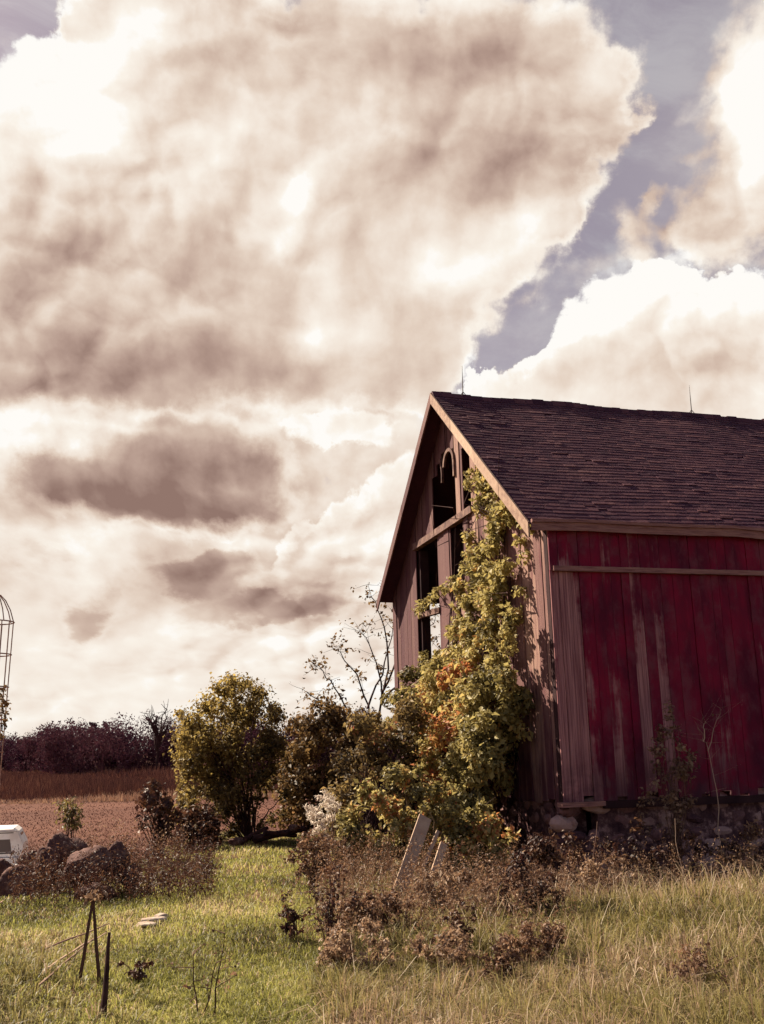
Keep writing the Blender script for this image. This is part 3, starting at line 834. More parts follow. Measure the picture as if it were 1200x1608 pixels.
for q0, q1, lb in (((70, 1500), (170, 1478), 'uppermost pale fallen stalk lying behind the tied poles'), ((75, 1532), (165, 1495), 'pale fallen stalk lying between the tied poles'), ((60, 1560), (150, 1502), 'lowest pale fallen stalk, sloping toward the left corner'), ((0, 1425), (62, 1392), 'pale stalk leaning by the boulders at the left photo edge')):
    a, b = Vector(at(*q0, gy(*q0))), Vector(at(*q1, gy(*q1)-.05)); a.z += .05; b.z += .16; mb = MB(); limb(mb, a, b, .010, .005, 5, .03, sides=5)
    tag(mb.build('fallen_stalk', M_twigpale), lb, 'stalk', 'pale fallen stalks on the near lawn')
for i, (px, py, ln) in enumerate(((240, 1452, .20), (228, 1461, .15), (252, 1447, .13))):
    q = at(px, py, gy(px, py)); z = float(gz(q[0], q[1])); mb = MB()
    blob_stone(mb, (0, 0, 0), (ln*.8, ln*.5, .03), 90+i, 3); o = mb.build('flat_stone', M_pale); o.location = (q[0], q[1], z+.055)
    tag(o, ('biggest of three pale flat stones bedded in the lawn', 'left of three pale flat stones bedded in the lawn', 'right of three pale flat stones bedded in the lawn')[i], 'stone', 'flat stones in the lawn')

# ------------------------------------------------------------------ white truck behind the boulders
M_white = material('chalky_white_paint', lambda: mix(noise(objco(), 3., 5, .6).step(.45, .7)*.5, (.74, .70, .66), (.50, .42, .36)), .5, .4)
M_glass = material('dusty_glass', lambda: (.10, .085, .08), .15, .5)
M_rub = material('black_rubber', lambda: (.02, .018, .018), .8, .2)
M_chrome = material('dull_bumper', lambda: (.35, .32, .3), .4, .5)
M_lamp = material('red_lens', lambda: (.25, .01, .01), .3, .5)
tx = at(-44, 1340, 22.)
tz = float(gz(tx[0], 22.5))
truck = empty('pickup_truck', (tx[0], 22., tz), 'old white pickup truck seen from behind, mostly hidden by the boulders', 'truck', rz=R(14))
roofz = at(0, 1300, 24.)[2] - tz
def TB(): return MB()
def ring_body(mb, secs):
    """secs: list of (y, half width bottom, half width top, z bottom, z top) joined into a closed body"""
    idx = []
    for y, wb, wt, z0, z1 in secs:
        i = len(mb.v); c = .12*(z1-z0)
        mb.v += [(-wb, y, z0), (wb, y, z0), (wb, y, z0+(z1-z0)*.45), (wt, y, z1-c), (wt-.1, y, z1), (-wt+.1, y, z1), (-wt, y, z1-c), (-wb, y, z0+(z1-z0)*.45)]
        idx.append(i)
    for a, b in zip(idx[:-1], idx[1:]):
        for j in range(8):
            mb.f.append([a+j, a+(j+1) % 8, b+(j+1) % 8, b+j]); mb.r.append(.5)
    mb.f.append([idx[0]+j for j in range(8)][::-1]); mb.f.append([idx[-1]+j for j in range(8)]); mb.r += [.5, .5]
mb = TB(); H = max(1.5, roofz)
ring_body(mb, [(1.75, .86, .86, .45, 1.08), (1.80, .86, .86, .45, 1.08), (3.9, .84, .80, .5, 1.05), (4.05, .78, .7, .55, .98)])
body = mb.build('body', M_white, truck, local=True)
mb = TB(); ring_body(mb, [(1.82, .84, .70, 1.09, H-.03), (1.95, .84, .72, 1.09, H), (2.9, .84, .70, 1.09, H), (3.25, .84, .62, 1.09, 1.12)])
cab = mb.build('cab', M_white, truck, local=True)
def pane(pts, name='window', th=.012):
    mb = MB(); n = Vector(pts[1]) - Vector(pts[0]); n = n.cross(Vector(pts[2]) - Vector(pts[0])).normalized()*th
    mb.hexa([Vector(q) - n for q in pts] + [Vector(q) + n for q in pts]); return mb.build(name, M_glass, cab, local=True)
zt = H-.13; zb_ = 1.2
pane([(-.60, 1.825, zb_), (.60, 1.825, zb_), (.53, 1.835, zt), (-.53, 1.835, zt)], 'rear_window')
pane([(.815, 2.05, zb_), (.815, 2.85, zb_), (.73, 2.7, zt), (.745, 2.05, zt)], 'side_window'); pane([(-.815, 2.05, zb_), (-.815, 2.85, zb_), (-.73, 2.7, zt), (-.745, 2.05, zt)], 'side_window')
mb = TB(); mb.box((-.86, -.3, .5), (-.80, 1.74, 1.02)); mb.box((.80, -.3, .5), (.86, 1.74, 1.02)); mb.box((-.79, -.28, .5), (.79, 1.74, .56)); mb.build('cargo_bed', M_white, truck, local=True)
mb = TB(); mb.box((-.745, 1.81, H-.085), (.745, 1.835, H-.065)); mb.build('rain_gutter', M_chrome, cab, local=True)
for sx in (-1, 1):
    mb = TB(); mb.box((sx*.845-.012, 2.0, .62), (sx*.845+.012, 2.012, 1.1)); mb.box((sx*.85-.02, 2.12, 1.0), (sx*.85+.02, 2.25, 1.03)); mb.build('door_handle', M_chrome, cab, local=True)
mb = TB(); mb.box((-.66, 1.812, 1.165), (.66, 1.826, 1.19)); mb.box((-.62, 1.815, zt+.012), (.62, 1.83, zt+.03)); mb.build('window_seal', M_rub, cab, local=True)
mb = TB(); mb.box((-.79, -.33, .52), (.79, -.285, 1.0)); mb.build('tailgate', M_white, truck, local=True)
mb = TB(); mb.box((-.85, -.46, .40), (.85, -.36, .52)); mb.build('bumper', M_chrome, truck, local=True)
for sx in (-1, 1):
    mb = TB(); mb.box((sx*.83-.025, -.325, .62), (sx*.83+.025, -.302, .86)); mb.build('tail_light', M_lamp, truck, local=True)
    for yy in (.55, 3.2):
        mb = TB(); n = 18
        prof_ = [(.0, .2), (.10, .30), (.10, .335), (-.10, .335), (-.10, .30), (0, .2)]
        i0 = 0
        for j in range(n):
            a = 2*math.pi*j/n
            for (dx, rd) in prof_: mb.v.append((sx*.72 + dx, yy + rd*math.cos(a), .335 + rd*math.sin(a)))
        q = len(prof_)
        for j in range(n):
            for t in range(q-1):
                mb.f.append([j*q+t, j*q+t+1, ((j+1) % n)*q+t+1, ((j+1) % n)*q+t]); mb.r.append(.5)
        wl = mb.build('wheel', M_rub, truck, local=True)
        mb = TB(); mb.tube([(sx*.72-.07, yy, .335), (sx*.72+.07, yy, .335)], .2, 16); mb.build('rim', M_chrome, wl, local=True)

# ------------------------------------------------------------------ wire cage tower at the left edge
q = at(-11, 977, 30.); tb = Vector((q[0], 30., float(gz(q[0], 30.))))
tw = empty('wire_tower', tb, 'tall rusty wire cage tower with pointed domed top, beyond the boulders', 'tower')
ztop = at(-9, 976, 30.)[2]; zap = at(-9, 932, 30.)[2]
Rt = lambda z: .44 + .16*(z - tb.z)/(ztop - tb.z)
mb = MB()
for k in range(14):
    a = 2*math.pi*(k + .3)/14
    pts = [(tb.x + Rt(z)*math.cos(a), tb.y + Rt(z)*math.sin(a), z) for z in np.linspace(tb.z - .1, ztop, 8)]
    mb.tube(pts, .017, 5)
mb.build('upright', M_wire, tw)
mb = MB()
for py in (977, 1028, 1079, 1130, 1181, 1232, 1290):
    z = at(-9, py, 30.)[2]; n = 20
    pts = [(tb.x + Rt(z)*1.02*math.cos(2*math.pi*j/n), tb.y + Rt(z)*1.02*math.sin(2*math.pi*j/n), z) for j in range(n+1)]
    mb.tube(pts, .02, 5); mb.build('hoop', M_wire, tw); mb = MB()
mb = MB()
for k in range(8):
    a = 2*math.pi*(k + .15)/8
    mb.tube([(tb.x + Rt(ztop)*f*math.cos(a), tb.y + Rt(ztop)*f*math.sin(a), ztop + (zap - ztop)*h) for f, h in ((1, 0), (.82, .4), (.55, .75), (.3, .93), (0.03, 1))], .017, 5)
mb.build('dome_rib', M_wire, tw)
foliage('creeper', [(*at(px, py, 29.5), .16) for px, py in ((4, 1085), (6, 1100), (2, 1115), (8, 1122), (5, 1138), (3, 1155), (0, 1095), (8, 1108))], 260, .10, L_olive, tw, hollow=.1, seed=71)

# ------------------------------------------------------------------ crop, woods and far trees
g = np.random.default_rng(77)
n = 42000
yy = 1/g.uniform(1/225, 1/90, n); yy[:5200] = g.uniform(88, 93, 5200)
xx = g.uniform(-.50, .06, n)*yy
zz = gz(xx, yy); h = g.uniform(.7, 1.7, n)*(.75 + .35*np.sin(xx*.21 + yy*.13)); h[:5200] *= .55
w = yy*.00075*g.uniform(.6, 1.4, n); dx = g.normal(size=n)*.25
V = np.stack([np.stack([xx-w, yy, zz-.1], -1), np.stack([xx+w, yy, zz-.1], -1), np.stack([xx+dx, yy+g.normal(size=n)*.2, zz+h], -1)], 1)
Fc = np.arange(n*3).reshape(-1, 3)
rr = np.clip(g.random(n)*.70 + .12*np.sin(xx*.09)*np.cos(yy*.06), 0, 1); rr[:5200] = g.uniform(.88, 1, 5200)
tag(np_mesh('crop', V.reshape(-1, 3), Fc, rr, L_crop), 'tall dead reddish crop in the far field', 'crop', kind='stuff')

n = 24000
yy = 1/g.uniform(1/89, 1/31, n); xx = g.uniform(-.50, .08, n)*yy
row = np.round(yy/.75)*.75 + g.normal(size=n)*.10; yy = row
zz = gz(xx, yy); h = g.uniform(.03, .10, n); w = yy*.0006*g.uniform(.5, 1.2, n); dx = g.normal(size=n)*.08
V = np.stack([np.stack([xx-w, yy, zz-.02], -1), np.stack([xx+w, yy, zz-.02], -1), np.stack([xx+dx, yy, zz+h], -1)], 1)
rs_ = np.clip(.24 + g.random(n)*.16 + .14*np.sin(xx*.3 + 2*np.sin(yy*.2)), 0, .85)
tag(np_mesh('stubble', V.reshape(-1, 3), np.arange(n*3).reshape(-1, 3), rs_, L_crop), 'short brown stubble of the mown near part of the field', 'stubble', kind='stuff')

def tree_mass():
    g = np.random.default_rng(78); Vs, Fs, Rs = [], [], []; base = 0
    spots = []
    for x in np.arange(-150, 70, 2.3):
        f = float(sstep(-95, -48, x))
        for row in range(2):
            spots.append((x + g.normal()*1.2, 238 + row*8 - f*55 + g.normal()*3, (7.6 + 2.0*f) * g.uniform(.66, 1.12) + (1.2 if row else 0)))
    for x, y, hh in spots:
        z0 = float(gz(x, y)); k = 8; n = 1900
        cs = np.stack([g.normal(size=k)*1.2, g.normal(size=k)*1.2, g.uniform(.08, .78, k)*hh], -1); rad = g.uniform(.2, .34, k)*hh
        j = g.integers(0, k, n); d = g.normal(size=(n, 3)); d /= np.linalg.norm(d, axis=1, keepdims=True)
        P = cs[j] + d*(rad[j]*g.uniform(.5, 1., n))[:, None]; P[:, 2] = np.clip(P[:, 2], .1, hh*1.03)
        P += np.array([x, y, z0])
        up = np.stack([g.normal(size=n)*.5, g.normal(size=n)*.3, g.uniform(.2, 1, n)], -1)*g.uniform(.2, .6, n)[:, None]
        sd = g.normal(size=(n, 3))*.10
        V = np.stack([P - sd, P + sd, P + up], 1).reshape(-1, 3)
        tr = np.array([[[x-.2, y, z0], [x+.2, y, z0], [x+g.normal()*.3, y, z0+hh*.8]]]).reshape(-1, 3)
        V = np.concatenate([V, tr]); Vs.append(V); Fs.append(np.arange(len(V)).reshape(-1, 3) + base); base += len(V)
        Rs.append(np.clip(g.random(n+1)*.25 + g.uniform(0, .65), 0, 1))
    o = np_mesh('woods', np.concatenate(Vs), np.concatenate(Fs), np.concatenate(Rs), L_woods)
    tag(o, 'long dark purple brown wood of bare trees along the far field', 'woods', kind='stuff')
tree_mass()
# trees that stand out above the wood
def crown_tree(label, px, py0, py1, y, wpx, seed, n, size, mat, bare=False):
    b = at(px, py1, y); zb = float(gz(b[0], b[1])); top = at(px, py0, y)[2]; r = wpx*y/F/2
    rnd = random.Random(seed)
    o = empty('far_tree', (b[0], b[1], zb), label, 'tree', 'trees rising above the far wood')
    mb = MB(); tips = []
    limb(mb, (b[0], b[1], zb-.2), (b[0]+r*.1, b[1], zb+(top-zb)*.55), r*.09+.08, .1, 5, .03, g=rnd)
    for i in range(16 if bare else 9):
        st = Vector((b[0], b[1], zb + (top-zb)*rnd.uniform(.3, .6))); a = rnd.uniform(0, 6.28); q = rnd.uniform(.3, 1.)
        e = Vector((b[0] + math.cos(a)*r*q, b[1] + math.sin(a)*r*q, zb + (top-zb)*(1 - .45*q*rnd.random())))
        pts = limb(mb, st, e, .16, .05, 6, .16, .12, g=rnd, sides=5); tips.append((*e, r*.32))
        if bare:
            for _ in range(5):
                p = pts[rnd.randint(2, 6)]; d = Vector((rnd.gauss(0, 1), rnd.gauss(0, 1), rnd.gauss(.5, 1)))*r*.32
                limb(mb, p, p + d, .07, .03, 3, .2, sides=4, g=rnd)
    mb.build('trunk', M_bark, o)
    foliage('crown', tips, n, size, mat, o, hollow=.2, seed=seed)
crown_tree('bare spreading tree on the skyline just left of the yellow tree', 246, 1113, 1200, 178, 62, 91, 160, .35, L_woods, True)
crown_tree('left one of two small round trees rising on the skyline', 144, 1137, 1200, 226, 15, 92, 420, .5, L_woods)
crown_tree('right one of two small round trees rising on the skyline', 160, 1136, 1200, 224, 14, 93, 420, .5, L_woods)

# ------------------------------------------------------------------ grass
def inside_barn(x, y):
    c, s_ = math.cos(YAW), math.sin(YAW)
    u = (x - CX)*c + (y - CY)*s_; v = -(x - CX)*s_ + (y - CY)*c
    return (u > -.1) & (v > -.05)
def blades(name, x, y, h, w, lean, r, mat, seed, label, cat, ang=None):
    g = np.random.default_rng(seed); n = len(x); z = gz(x, y) - .01
    a = g.uniform(0, 2*np.pi, n) if ang is None else ang; f = g.uniform(0, 2*np.pi, n)
    sx, sy = np.cos(f)*w/2, np.sin(f)*w/2; lx, ly = np.cos(a)*lean*h, np.sin(a)*lean*h
    P = lambda fx, hh, s: np.stack([x + lx*fx + sx*s, y + ly*fx + sy*s, z + h*hh], -1)
    V = np.stack([P(0, 0, -1), P(0, 0, 1), P(.35, .6, -.8), P(.35, .6, .8), P(1.0, .95 - .34*np.minimum(lean, 1.8), 0)], 1).reshape(-1, 3)
    i = np.arange(n)*5
    Fc = np.stack([np.stack([i, i+1, i+3], -1), np.stack([i, i+3, i+2], -1), np.stack([i+2, i+3, i+4], -1)], 1).reshape(-1, 3)
    return tag(np_mesh(name, V, Fc, np.repeat(r, 3), mat), label, cat, kind='stuff')
g = np.random.default_rng(101)
n = 300000
y = 1/g.uniform(1/26.5, 1/5.2, n); x = g.uniform(-.47, .47, n)*y
patch = np.sin(x*1.7 + 1.3*np.sin(y*.9)) + np.sin(y*1.3 + 1.7*np.sin(x*1.1)) + .6*np.sin(x*4.3 + y*2.9)
leftlim = -3.5 - .10*np.clip(y - 13, 0, 30)
field = (x < leftlim - .9)*(y > 13.5)
ok = ~inside_barn(x, y) & ~field
weedy = sstep(-.085, -.03, x/y + .012*patch)*(y < 16.5)                    # rough ground before the barn
nearband = sstep(-.20, -.33, x/y)*(y < 10)*.6
tallp = np.clip(weedy*.80 + nearband + sstep(1.5, 2.3, patch)*.06, 0, .95)
L = ok & (g.random(n) > tallp)
nl = L.sum()
hl = g.uniform(.04, .10, nl)*(1 + .35*sstep(.3, 1.8, patch[L]))*(1 + .5*weedy[L])
fine_p = np.sin(x[L]*9 + 3*np.sin(y[L]*5))*np.sin(y[L]*8 + 2*np.sin(x[L]*6))
rl = np.clip(.54 + .15*patch[L] + .10*fine_p + g.normal(size=nl)*.17 - .18*weedy[L], 0, 1)
rl[g.random(nl) < .03] = 1.
blades('lawn_grass', x[L], y[L], hl, np.maximum(.006, y[L]*.00075)*g.uniform(.7, 1.3, nl), g.uniform(.2, 1.3, nl), rl, L_lawn, 102, 'short sunlit yellow green grass of the lawn', 'grass')
# tufts of rough grass: blades fan out from many separate roots
n = 8600
y = 1/g.uniform(1/17., 1/5.2, n); x = g.uniform(-.47, .47, n)*y
patch = np.sin(x*1.7 + 1.3*np.sin(y*.9)) + np.sin(y*1.3 + 1.7*np.sin(x*1.1)) + .6*np.sin(x*4.3 + y*2.9)
pr = np.clip(sstep(-.085, -.03, x/y + .012*patch)*(.55 + .45*sstep(-1.2, .6, patch)) + sstep(-.24, -.36, x/y)*(y < 10.5)*.5 + sstep(7.0, 6.0, y)*.25, 0, 1)
ok = ~inside_barn(x, y) & (g.random(n) < pr) & ~((x < -3.5 - .10*np.clip(y - 13, 0, 30) - .9)*(y > 13.5))
x, y, patch = x[ok], y[ok], patch[ok]; n = len(x)
th = g.uniform(.09, .28, n)*(1 + .35*(g.random(n) < .12))*(1 - .42*sstep(-.04, -.16, x/y)); kind = np.sin(x*1.3 + 2 + np.sin(y*1.9))*np.cos(y*1.1 + x*.4) + g.normal(size=n)*.42
right = sstep(.08, .3, x/y)*sstep(15, 9, y)
tr = np.clip(.42 + .24*kind - .08*right - .12*sstep(-.05, -.15, x/y), .08, .85)
nb_ = np.clip(6 + 190/y, 8, 34).astype(int); k = np.repeat(np.arange(n), nb_); m_ = len(k)
ang = g.uniform(0, 6.28, m_); rad = np.abs(g.normal(size=m_))*.045
bx, by = x[k] + np.cos(ang)*rad, y[k] + np.sin(ang)*rad
blades('tall_grass', bx, by, th[k]*g.uniform(.45, 1.15, m_), np.maximum(.0065, by*.0008)*g.uniform(.5, 1.5, m_), np.clip(rad*20 + g.normal(size=m_)*.35, .1, 2.0), np.clip(tr[k] + g.normal(size=m_)*.13, 0, 1), L_tall, 103, 'rough tufts of green and dry grass before the barn and along the near edge', 'grass', ang=ang + g.normal(size=m_)*.5)

# dead weeds mixed through the rough ground: too many to count
def weeds(name, x, y, hlo, hhi, nb, seed, mat, label, size=.03, rs=0.):
    g = np.random.default_rng(seed); n = len(x); z = gz(x, y)
    h = g.uniform(hlo, hhi, n); lx, ly = g.normal(size=n)*.15*h, g.normal(size=n)*.15*h
    w = np.maximum(.004, y*.00042)
    f = g.uniform(0, 6.28, n); sx, sy = np.cos(f)*w/2, np.sin(f)*w/2
    Vs = np.stack([np.stack([x-sx, y-sy, z], -1), np.stack([x+sx, y+sy, z], -1), np.stack([x+lx, y+ly, z+h], -1)], 1).reshape(-1, 3)
    Fs = np.arange(n*3).reshape(-1, 3)
    k = np.repeat(np.arange(n), nb); t = g.uniform(.2, 1.02, n*nb)
    P = np.stack([x[k]+lx[k]*t, y[k]+ly[k]*t, z[k]+h[k]*t], -1) + g.normal(size=(n*nb, 3))*.026*np.array([1, 1, .8])
    V2, F2 = leaves_geo(P, g.normal(size=(n*nb, 3)) + [0, 0, .4], size, .1, .34, g)
    c = g.random(n)
    r = np.concatenate([np.full(n, .3), np.repeat(np.clip(c[k]*.5 + g.random(n*nb)*.5 + rs, 0, 1), 2)])
    return tag(np_mesh(name, np.concatenate([Vs, V2]), np.concatenate([Fs, F2 + len(Vs)]), r, mat), label, 'weeds', kind='stuff')
n = 1300
y = g.uniform(8.6, 15.6, n); x = g.uniform(-.07, .17, n)*y
ok = ~inside_barn(x, y) & (g.random(n) < .35 + .65*sstep(9, 12.5, y))
weeds('undergrowth', x[ok], y[ok], .25, .80, 30, 111, L_weed, 'brown dead weeds tangled in front of the vine')
n = 520
y = g.uniform(12.5, 16.2, n); x = g.uniform(.13, .45, n)*y; ok = ~inside_barn(x, y)
weeds('dry_weeds', x[ok], y[ok], .3, .85, 20, 112, L_weed, 'dry stalks and seed heads along the barn foundation', .026, .15)
n = 1000
y = g.uniform(12.6, 16.6, n); x = -.17*y - g.random(n)*.19*y
weeds('rock_weeds', x, y, .25, .68, 22, 113, L_red, 'dark dead weeds growing among the boulders', .04, .1)
n = 160
y = g.uniform(15.5, 17.2, n); x = -.19*y - g.random(n)*.14*y
weeds('field_edge_weeds', x, y, .45, .95, 22, 114, L_weed, 'pale dry weeds behind the boulders at the field edge', .035, .1)

# long arching dead stalks standing in the rough ground
n = 6500
y = g.uniform(5.8, 16.4, n); x = g.uniform(-.06, .47, n)*y
cl2 = np.sin(x*2.3 + 1.2*np.sin(y*1.7))*np.cos(y*1.9 + x)
ok = ~inside_barn(x, y) & (g.random(n) < .25 + .75*sstep(-.1, .7, cl2)) & (g.random(n) < .35 + .65*sstep(8.5, 13, y))
n = ok.sum()
blades('bent_stalks', x[ok], y[ok], g.uniform(.22, .62, n), np.maximum(.005, y[ok]*.00052), g.uniform(.2, 1.9, n), g.uniform(.35, 1., n), L_tall, 118, 'long bent dead stalks standing among the weeds before the barn', 'grass')

# single tall dead weeds that stand out on the lawn edge
def weed_plant(px, py, y, hpx, seed, label, n=260, mat=L_red, stems=5):
    y = gy(px, min(py, 1600)); b = Vector(base_at(px, py, y)); h = hpx*y/F; rnd = random.Random(seed)
    o = empty('dead_weed', b, label, 'weed', 'single dead weeds on the lawn edge'); mb = MB(); cl_ = []
    for i in range(stems):
        e = b + Vector((rnd.gauss(0, .12)*h*1.6, rnd.gauss(0, .1)*h, h*rnd.uniform(.6, 1.05)))
        pts = limb(mb, b + Vector((rnd.gauss(0, .02), 0, -.03)), e, .007, .003, 5, .06, sides=4, g=rnd)
        for q in pts[2:]:
            d = Vector((rnd.gauss(0, 1), rnd.gauss(0, 1), rnd.gauss(.3, .5)))*h*.16
            limb(mb, q, q + d, .004, .002, 3, .1, sides=4, g=rnd); cl_.append((*(q + d), h*.10))
    mb.build('stem', M_twig, o); foliage('foliage', cl_, int(n*1.5), .004*y, mat, o, hollow=.1, seed=seed)
weed_plant(512, 1500, 9.6, 125, 121, 'tall dark dead weed with drooping leaves at right edge of the lawn', 420, stems=8)
weed_plant(462, 1478, 10.2, 50, 122, 'low dark dead weed in the lawn left of the tallest one', 260)
weed_plant(490, 1400, 13.2, 75, 123, 'soft rust-brown bushy weed on the lawn edge below the plume grass', 900, L_weed, 14)
weed_plant(310, 1608, 7.0, 110, 124, 'thin dark dead stalk in the near grass at the bottom of the photo', 24, L_weed, 2)
weed_plant(338, 1606, 7.1, 120, 125, 'taller thin dead stalk right of the other near bottom stalk', 14, L_weed, 1)
weed_plant(790, 1560, 8.4, 70, 126, 'rusty brown bushy weed in the near grass below the vine', 600, L_weed, 12)
weed_plant(720, 1500, 9.6, 60, 127, 'dark small weed in the rough grass below the leaning planks', 300, L_red, 7)
weed_plant(215, 1545, 8.3, 34, 128, 'small reddish dead weed on the lawn right of the stake', 140, L_red, 4)
# long pale stalks in the near right grass
for i, (q0, q1, yy, lb) in enumerate((((1075, 1545), (1160, 1500), 8.2, 'long pale bent stalk lying in the grass at right edge'), ((985, 1560), (1000, 1430), 10.5, 'upright pale stalk in the grass before the side wall'), ((928, 1420), (938, 1290), 14.2, 'tall thin pale stalk before the barn sill board'), ((1075, 1400), (1060, 1285), 14., 'pale crooked stalk with nodding head before the dark foundation'), ((745, 1600), (690, 1560), 7.4, 'pale straw stalk lying in near grass at the bottom'))):
    if i in (0, 4): yy = gy(*q0) - .1
    a, b = Vector(at(*q0, yy)), Vector(at(*q1, yy+.1)); mb = MB(); limb(mb, a, b, .006, .004, 6, .05, sides=5)
    tag(mb.build('dry_stalk', M_twigpale), lb, 'stalk', 'pale dry stalks in the rough grass')

# ------------------------------------------------------------------ sky
SUN_AZ, SUN_EL = R(-52), R(38)          # azimuth from +Y, towards -X
EXPO = 1.45
world = bpy.data.worlds.new('World'); scene.world = world; world.use_nodes = True
nt_ = world.node_tree; S.nt = nt_
bg = nt_.nodes['Background']
SP = .2327
def uvk(px, py):
    d = ray(px, py); d = d/np.linalg.norm(d)
    yy = d[1]*math.cos(SP) + d[2]*math.sin(SP); zz = d[2]*math.cos(SP) - d[1]*math.sin(SP)
    k = 2*F/1000/(1 + yy); return d[0]*k, -zz*k
dx, dy, dz = xyz(S(node('ShaderNodeTexCoord').outputs['Generated']))
fy = dy*math.cos(SP) + dz*math.sin(SP); fz = dz*math.cos(SP) - dy*math.sin(SP)
kk = S.m('DIVIDE', 2*F/1000, S.m('MAXIMUM', fy + 1., .05))
U, V = dx*kk, fz*kk*-1.
# cloud detail gets smaller and flatter towards the horizon
hz = V.step(-.10, .36)
SU, SV = U*(1 + hz*.35), V*(1 + hz*.95)
wx, wy, wz = xyz(noise(vec(SU, SV), 2.0, 3, .5, color=True, dim='2D'))
fx, fyy, fz2 = xyz(noise(vec(SU + 3.1, SV + 1.7), 9., 6, .62, color=True, dim='2D'))
sq = 1 - hz*.45
Uw, Vw = U + ((wx - .5)*.20 + (fx - .5)*.10)*sq, V + ((wy - .5)*.17 + (fyy - .5)*.10)*sq*(1 - hz*.35)
def blobs(lst, u, v):
    """sum of soft patches (bearing, height, width, height, weight) in the sky"""
    tot = 0.; uv = vec(u, v)
    for px, py, sx, sy, a, *ro in lst:
        cu, cv = uvk(px, py); sx, sy = sx/1000., sy/1000.
        n = node('ShaderNodeVectorMath', operation='MULTIPLY_ADD'); lk(uv, n.inputs[0])
        n.inputs[1].default_value = (1/sx, 1/sy, 0); n.inputs[2].default_value = (-cu/sx, -cv/sy, 0)
        d = node('ShaderNodeVectorMath', operation='DOT_PRODUCT'); lk(n.outputs[0], d.inputs[0]); lk(n.outputs[0], d.inputs[1])
        e = S.m('POWER', math.exp(-1), S(d.outputs['Value']))
        tot = S.m('MULTIPLY_ADD', e, a, tot)
    return tot
DARK = [(600, 100, 360, 60, .20), (790, 200, 190, 110, .30), (770, 295, 130, 60, .22), (650, 250, 80, 50, .10), (330, 110, 170, 50, .12), (120, 300, 100, 90, .16),
        (250, 415, 200, 50, .18), (100, 470, 80, 90, .24), (300, 545, 240, 45, .26), (190, 590, 160, 50, .34), (100, 640, 140, 28, .24), (430, 560, 130, 40, .18), (420, 400, 90, 90, .06),
        (270, 735, 190, 85, .42), (250, 803, 220, 38, .34), (400, 700, 70, 60, .22), (110, 780, 70, 50, .20), (315, 918, 110, 28, .42), (460, 950, 170, 26, .36), (530, 895, 110, 45, .20), (140, 968, 42, 38, .28), (350, 885, 90, 28, .18),
        (640, 480, 55, 45, .20), (560, 640, 70, 35, .14), (640, 560, 40, 40, .12), (1090, 230, 70, 120, .20), (1000, 595, 160, 30, .14), (1150, 320, 80, 90, .14), (1100, 640, 90, 30, .12), (60, 900, 60, 30, .12), (330, 1030, 200, 20, .08), (560, 1010, 80, 24, .12)]
LIGHT = [(40, 200, 100, 100, .55), (125, 100, 60, 70, .55), (135, 215, 60, 35, .35), (215, 25, 90, 45, .35), (474, 312, 22, 40, .62), (448, 380, 18, 24, .5), (400, 330, 70, 50, .12), (260, 330, 60, 60, .12), (330, 230, 60, 40, .10), (210, 380, 40, 26, .12), (212, 268, 16, 13, .25), (562, 172, 28, 24, .22), (185, 375, 26, 40, .18, 30), (385, 165, 26, 14, .14), (350, 262, 30, 14, .12),
         (530, 430, 34, 34, .38), (500, 495, 26, 40, .35), (700, 440, 70, 36, .42, -20), (815, 370, 60, 34, .42), (745, 405, 70, 30, .28, -20), (690, 250, 44, 16, .20), (560, 520, 60, 60, .14), (620, 620, 60, 40, .16), (740, 585, 40, 30, .30),
         (300, 655, 220, 12, .28), (450, 620, 90, 14, .26), (225, 683, 110, 10, .34), (70, 705, 80, 34, .45), (330, 852, 260, 12, .30), (345, 868, 24, 14, .35), (60, 850, 90, 50, .22), (500, 800, 70, 26, .20), (330, 1050, 560, 70, .14), (250, 995, 120, 18, .16), (350, 965, 60, 14, .14),
         (940, 90, 50, 34, .42), (972, 160, 22, 22, .40), (1000, 475, 100, 40, .28), (920, 540, 60, 30, .30), (865, 590, 70, 20, .30), (1060, 450, 50, 34, .26), (1185, 170, 60, 90, .60), (1180, 480, 60, 30, .25), (520, 700, 70, 26, .16), (560, 790, 60, 40, .16)]
RIGHT = [(1060, 530, 130, 80, 1.), (930, 590, 110, 50, 1.), (1190, 560, 100, 110, 1.), (850, 620, 70, 30, 1.), (740, 600, 34, 30, .9), (1040, 660, 300, 60, 1.2), (1020, 455, 30, 30, .6)]
WISP = [(1020, 320, 13, 44, .60), (1000, 370, 22, 34, .45), (1060, 380, 46, 20, .55), (1110, 340, 46, 66, .75), (1050, 300, 30, 20, .45), (1000, 420, 26, 20, .45), (1090, 430, 50, 24, .5), (1190, 190, 70, 120, 1.2), (1130, 60, 50, 80, .6), (1170, 370, 60, 80, .7), (940, 255, 30, 8, .3), (1060, 240, 40, 10, .3)]
MAIN = [(590, 215, 120, 60, .8), (740, 240, 80, 60, .8), (330, 60, 120, 50, .6), (560, 110, 330, 130, 1.), (850, 120, 96, 80, 1.), (940, 95, 30, 34, .5), (965, 165, 24, 24, .6), (860, 235, 74, 80, 1.), (840, 340, 70, 62, 1.), (880, 372, 30, 28, .5), (300, 300, 300, 210, 1.), (620, 390, 190, 120, 1.), (200, 510, 260, 120, 1.), (500, 545, 210, 66, 1.), (100, 610, 180, 44, .8), (740, 425, 64, 40, .8), (690, 505, 56, 60, .9), (640, 590, 60, 40, .7), (140, 200, 90, 130, 1.), (20, 260, 110, 110, 1.), (190, 50, 90, 80, .9), (20, 50, 46, 70, -.9)]
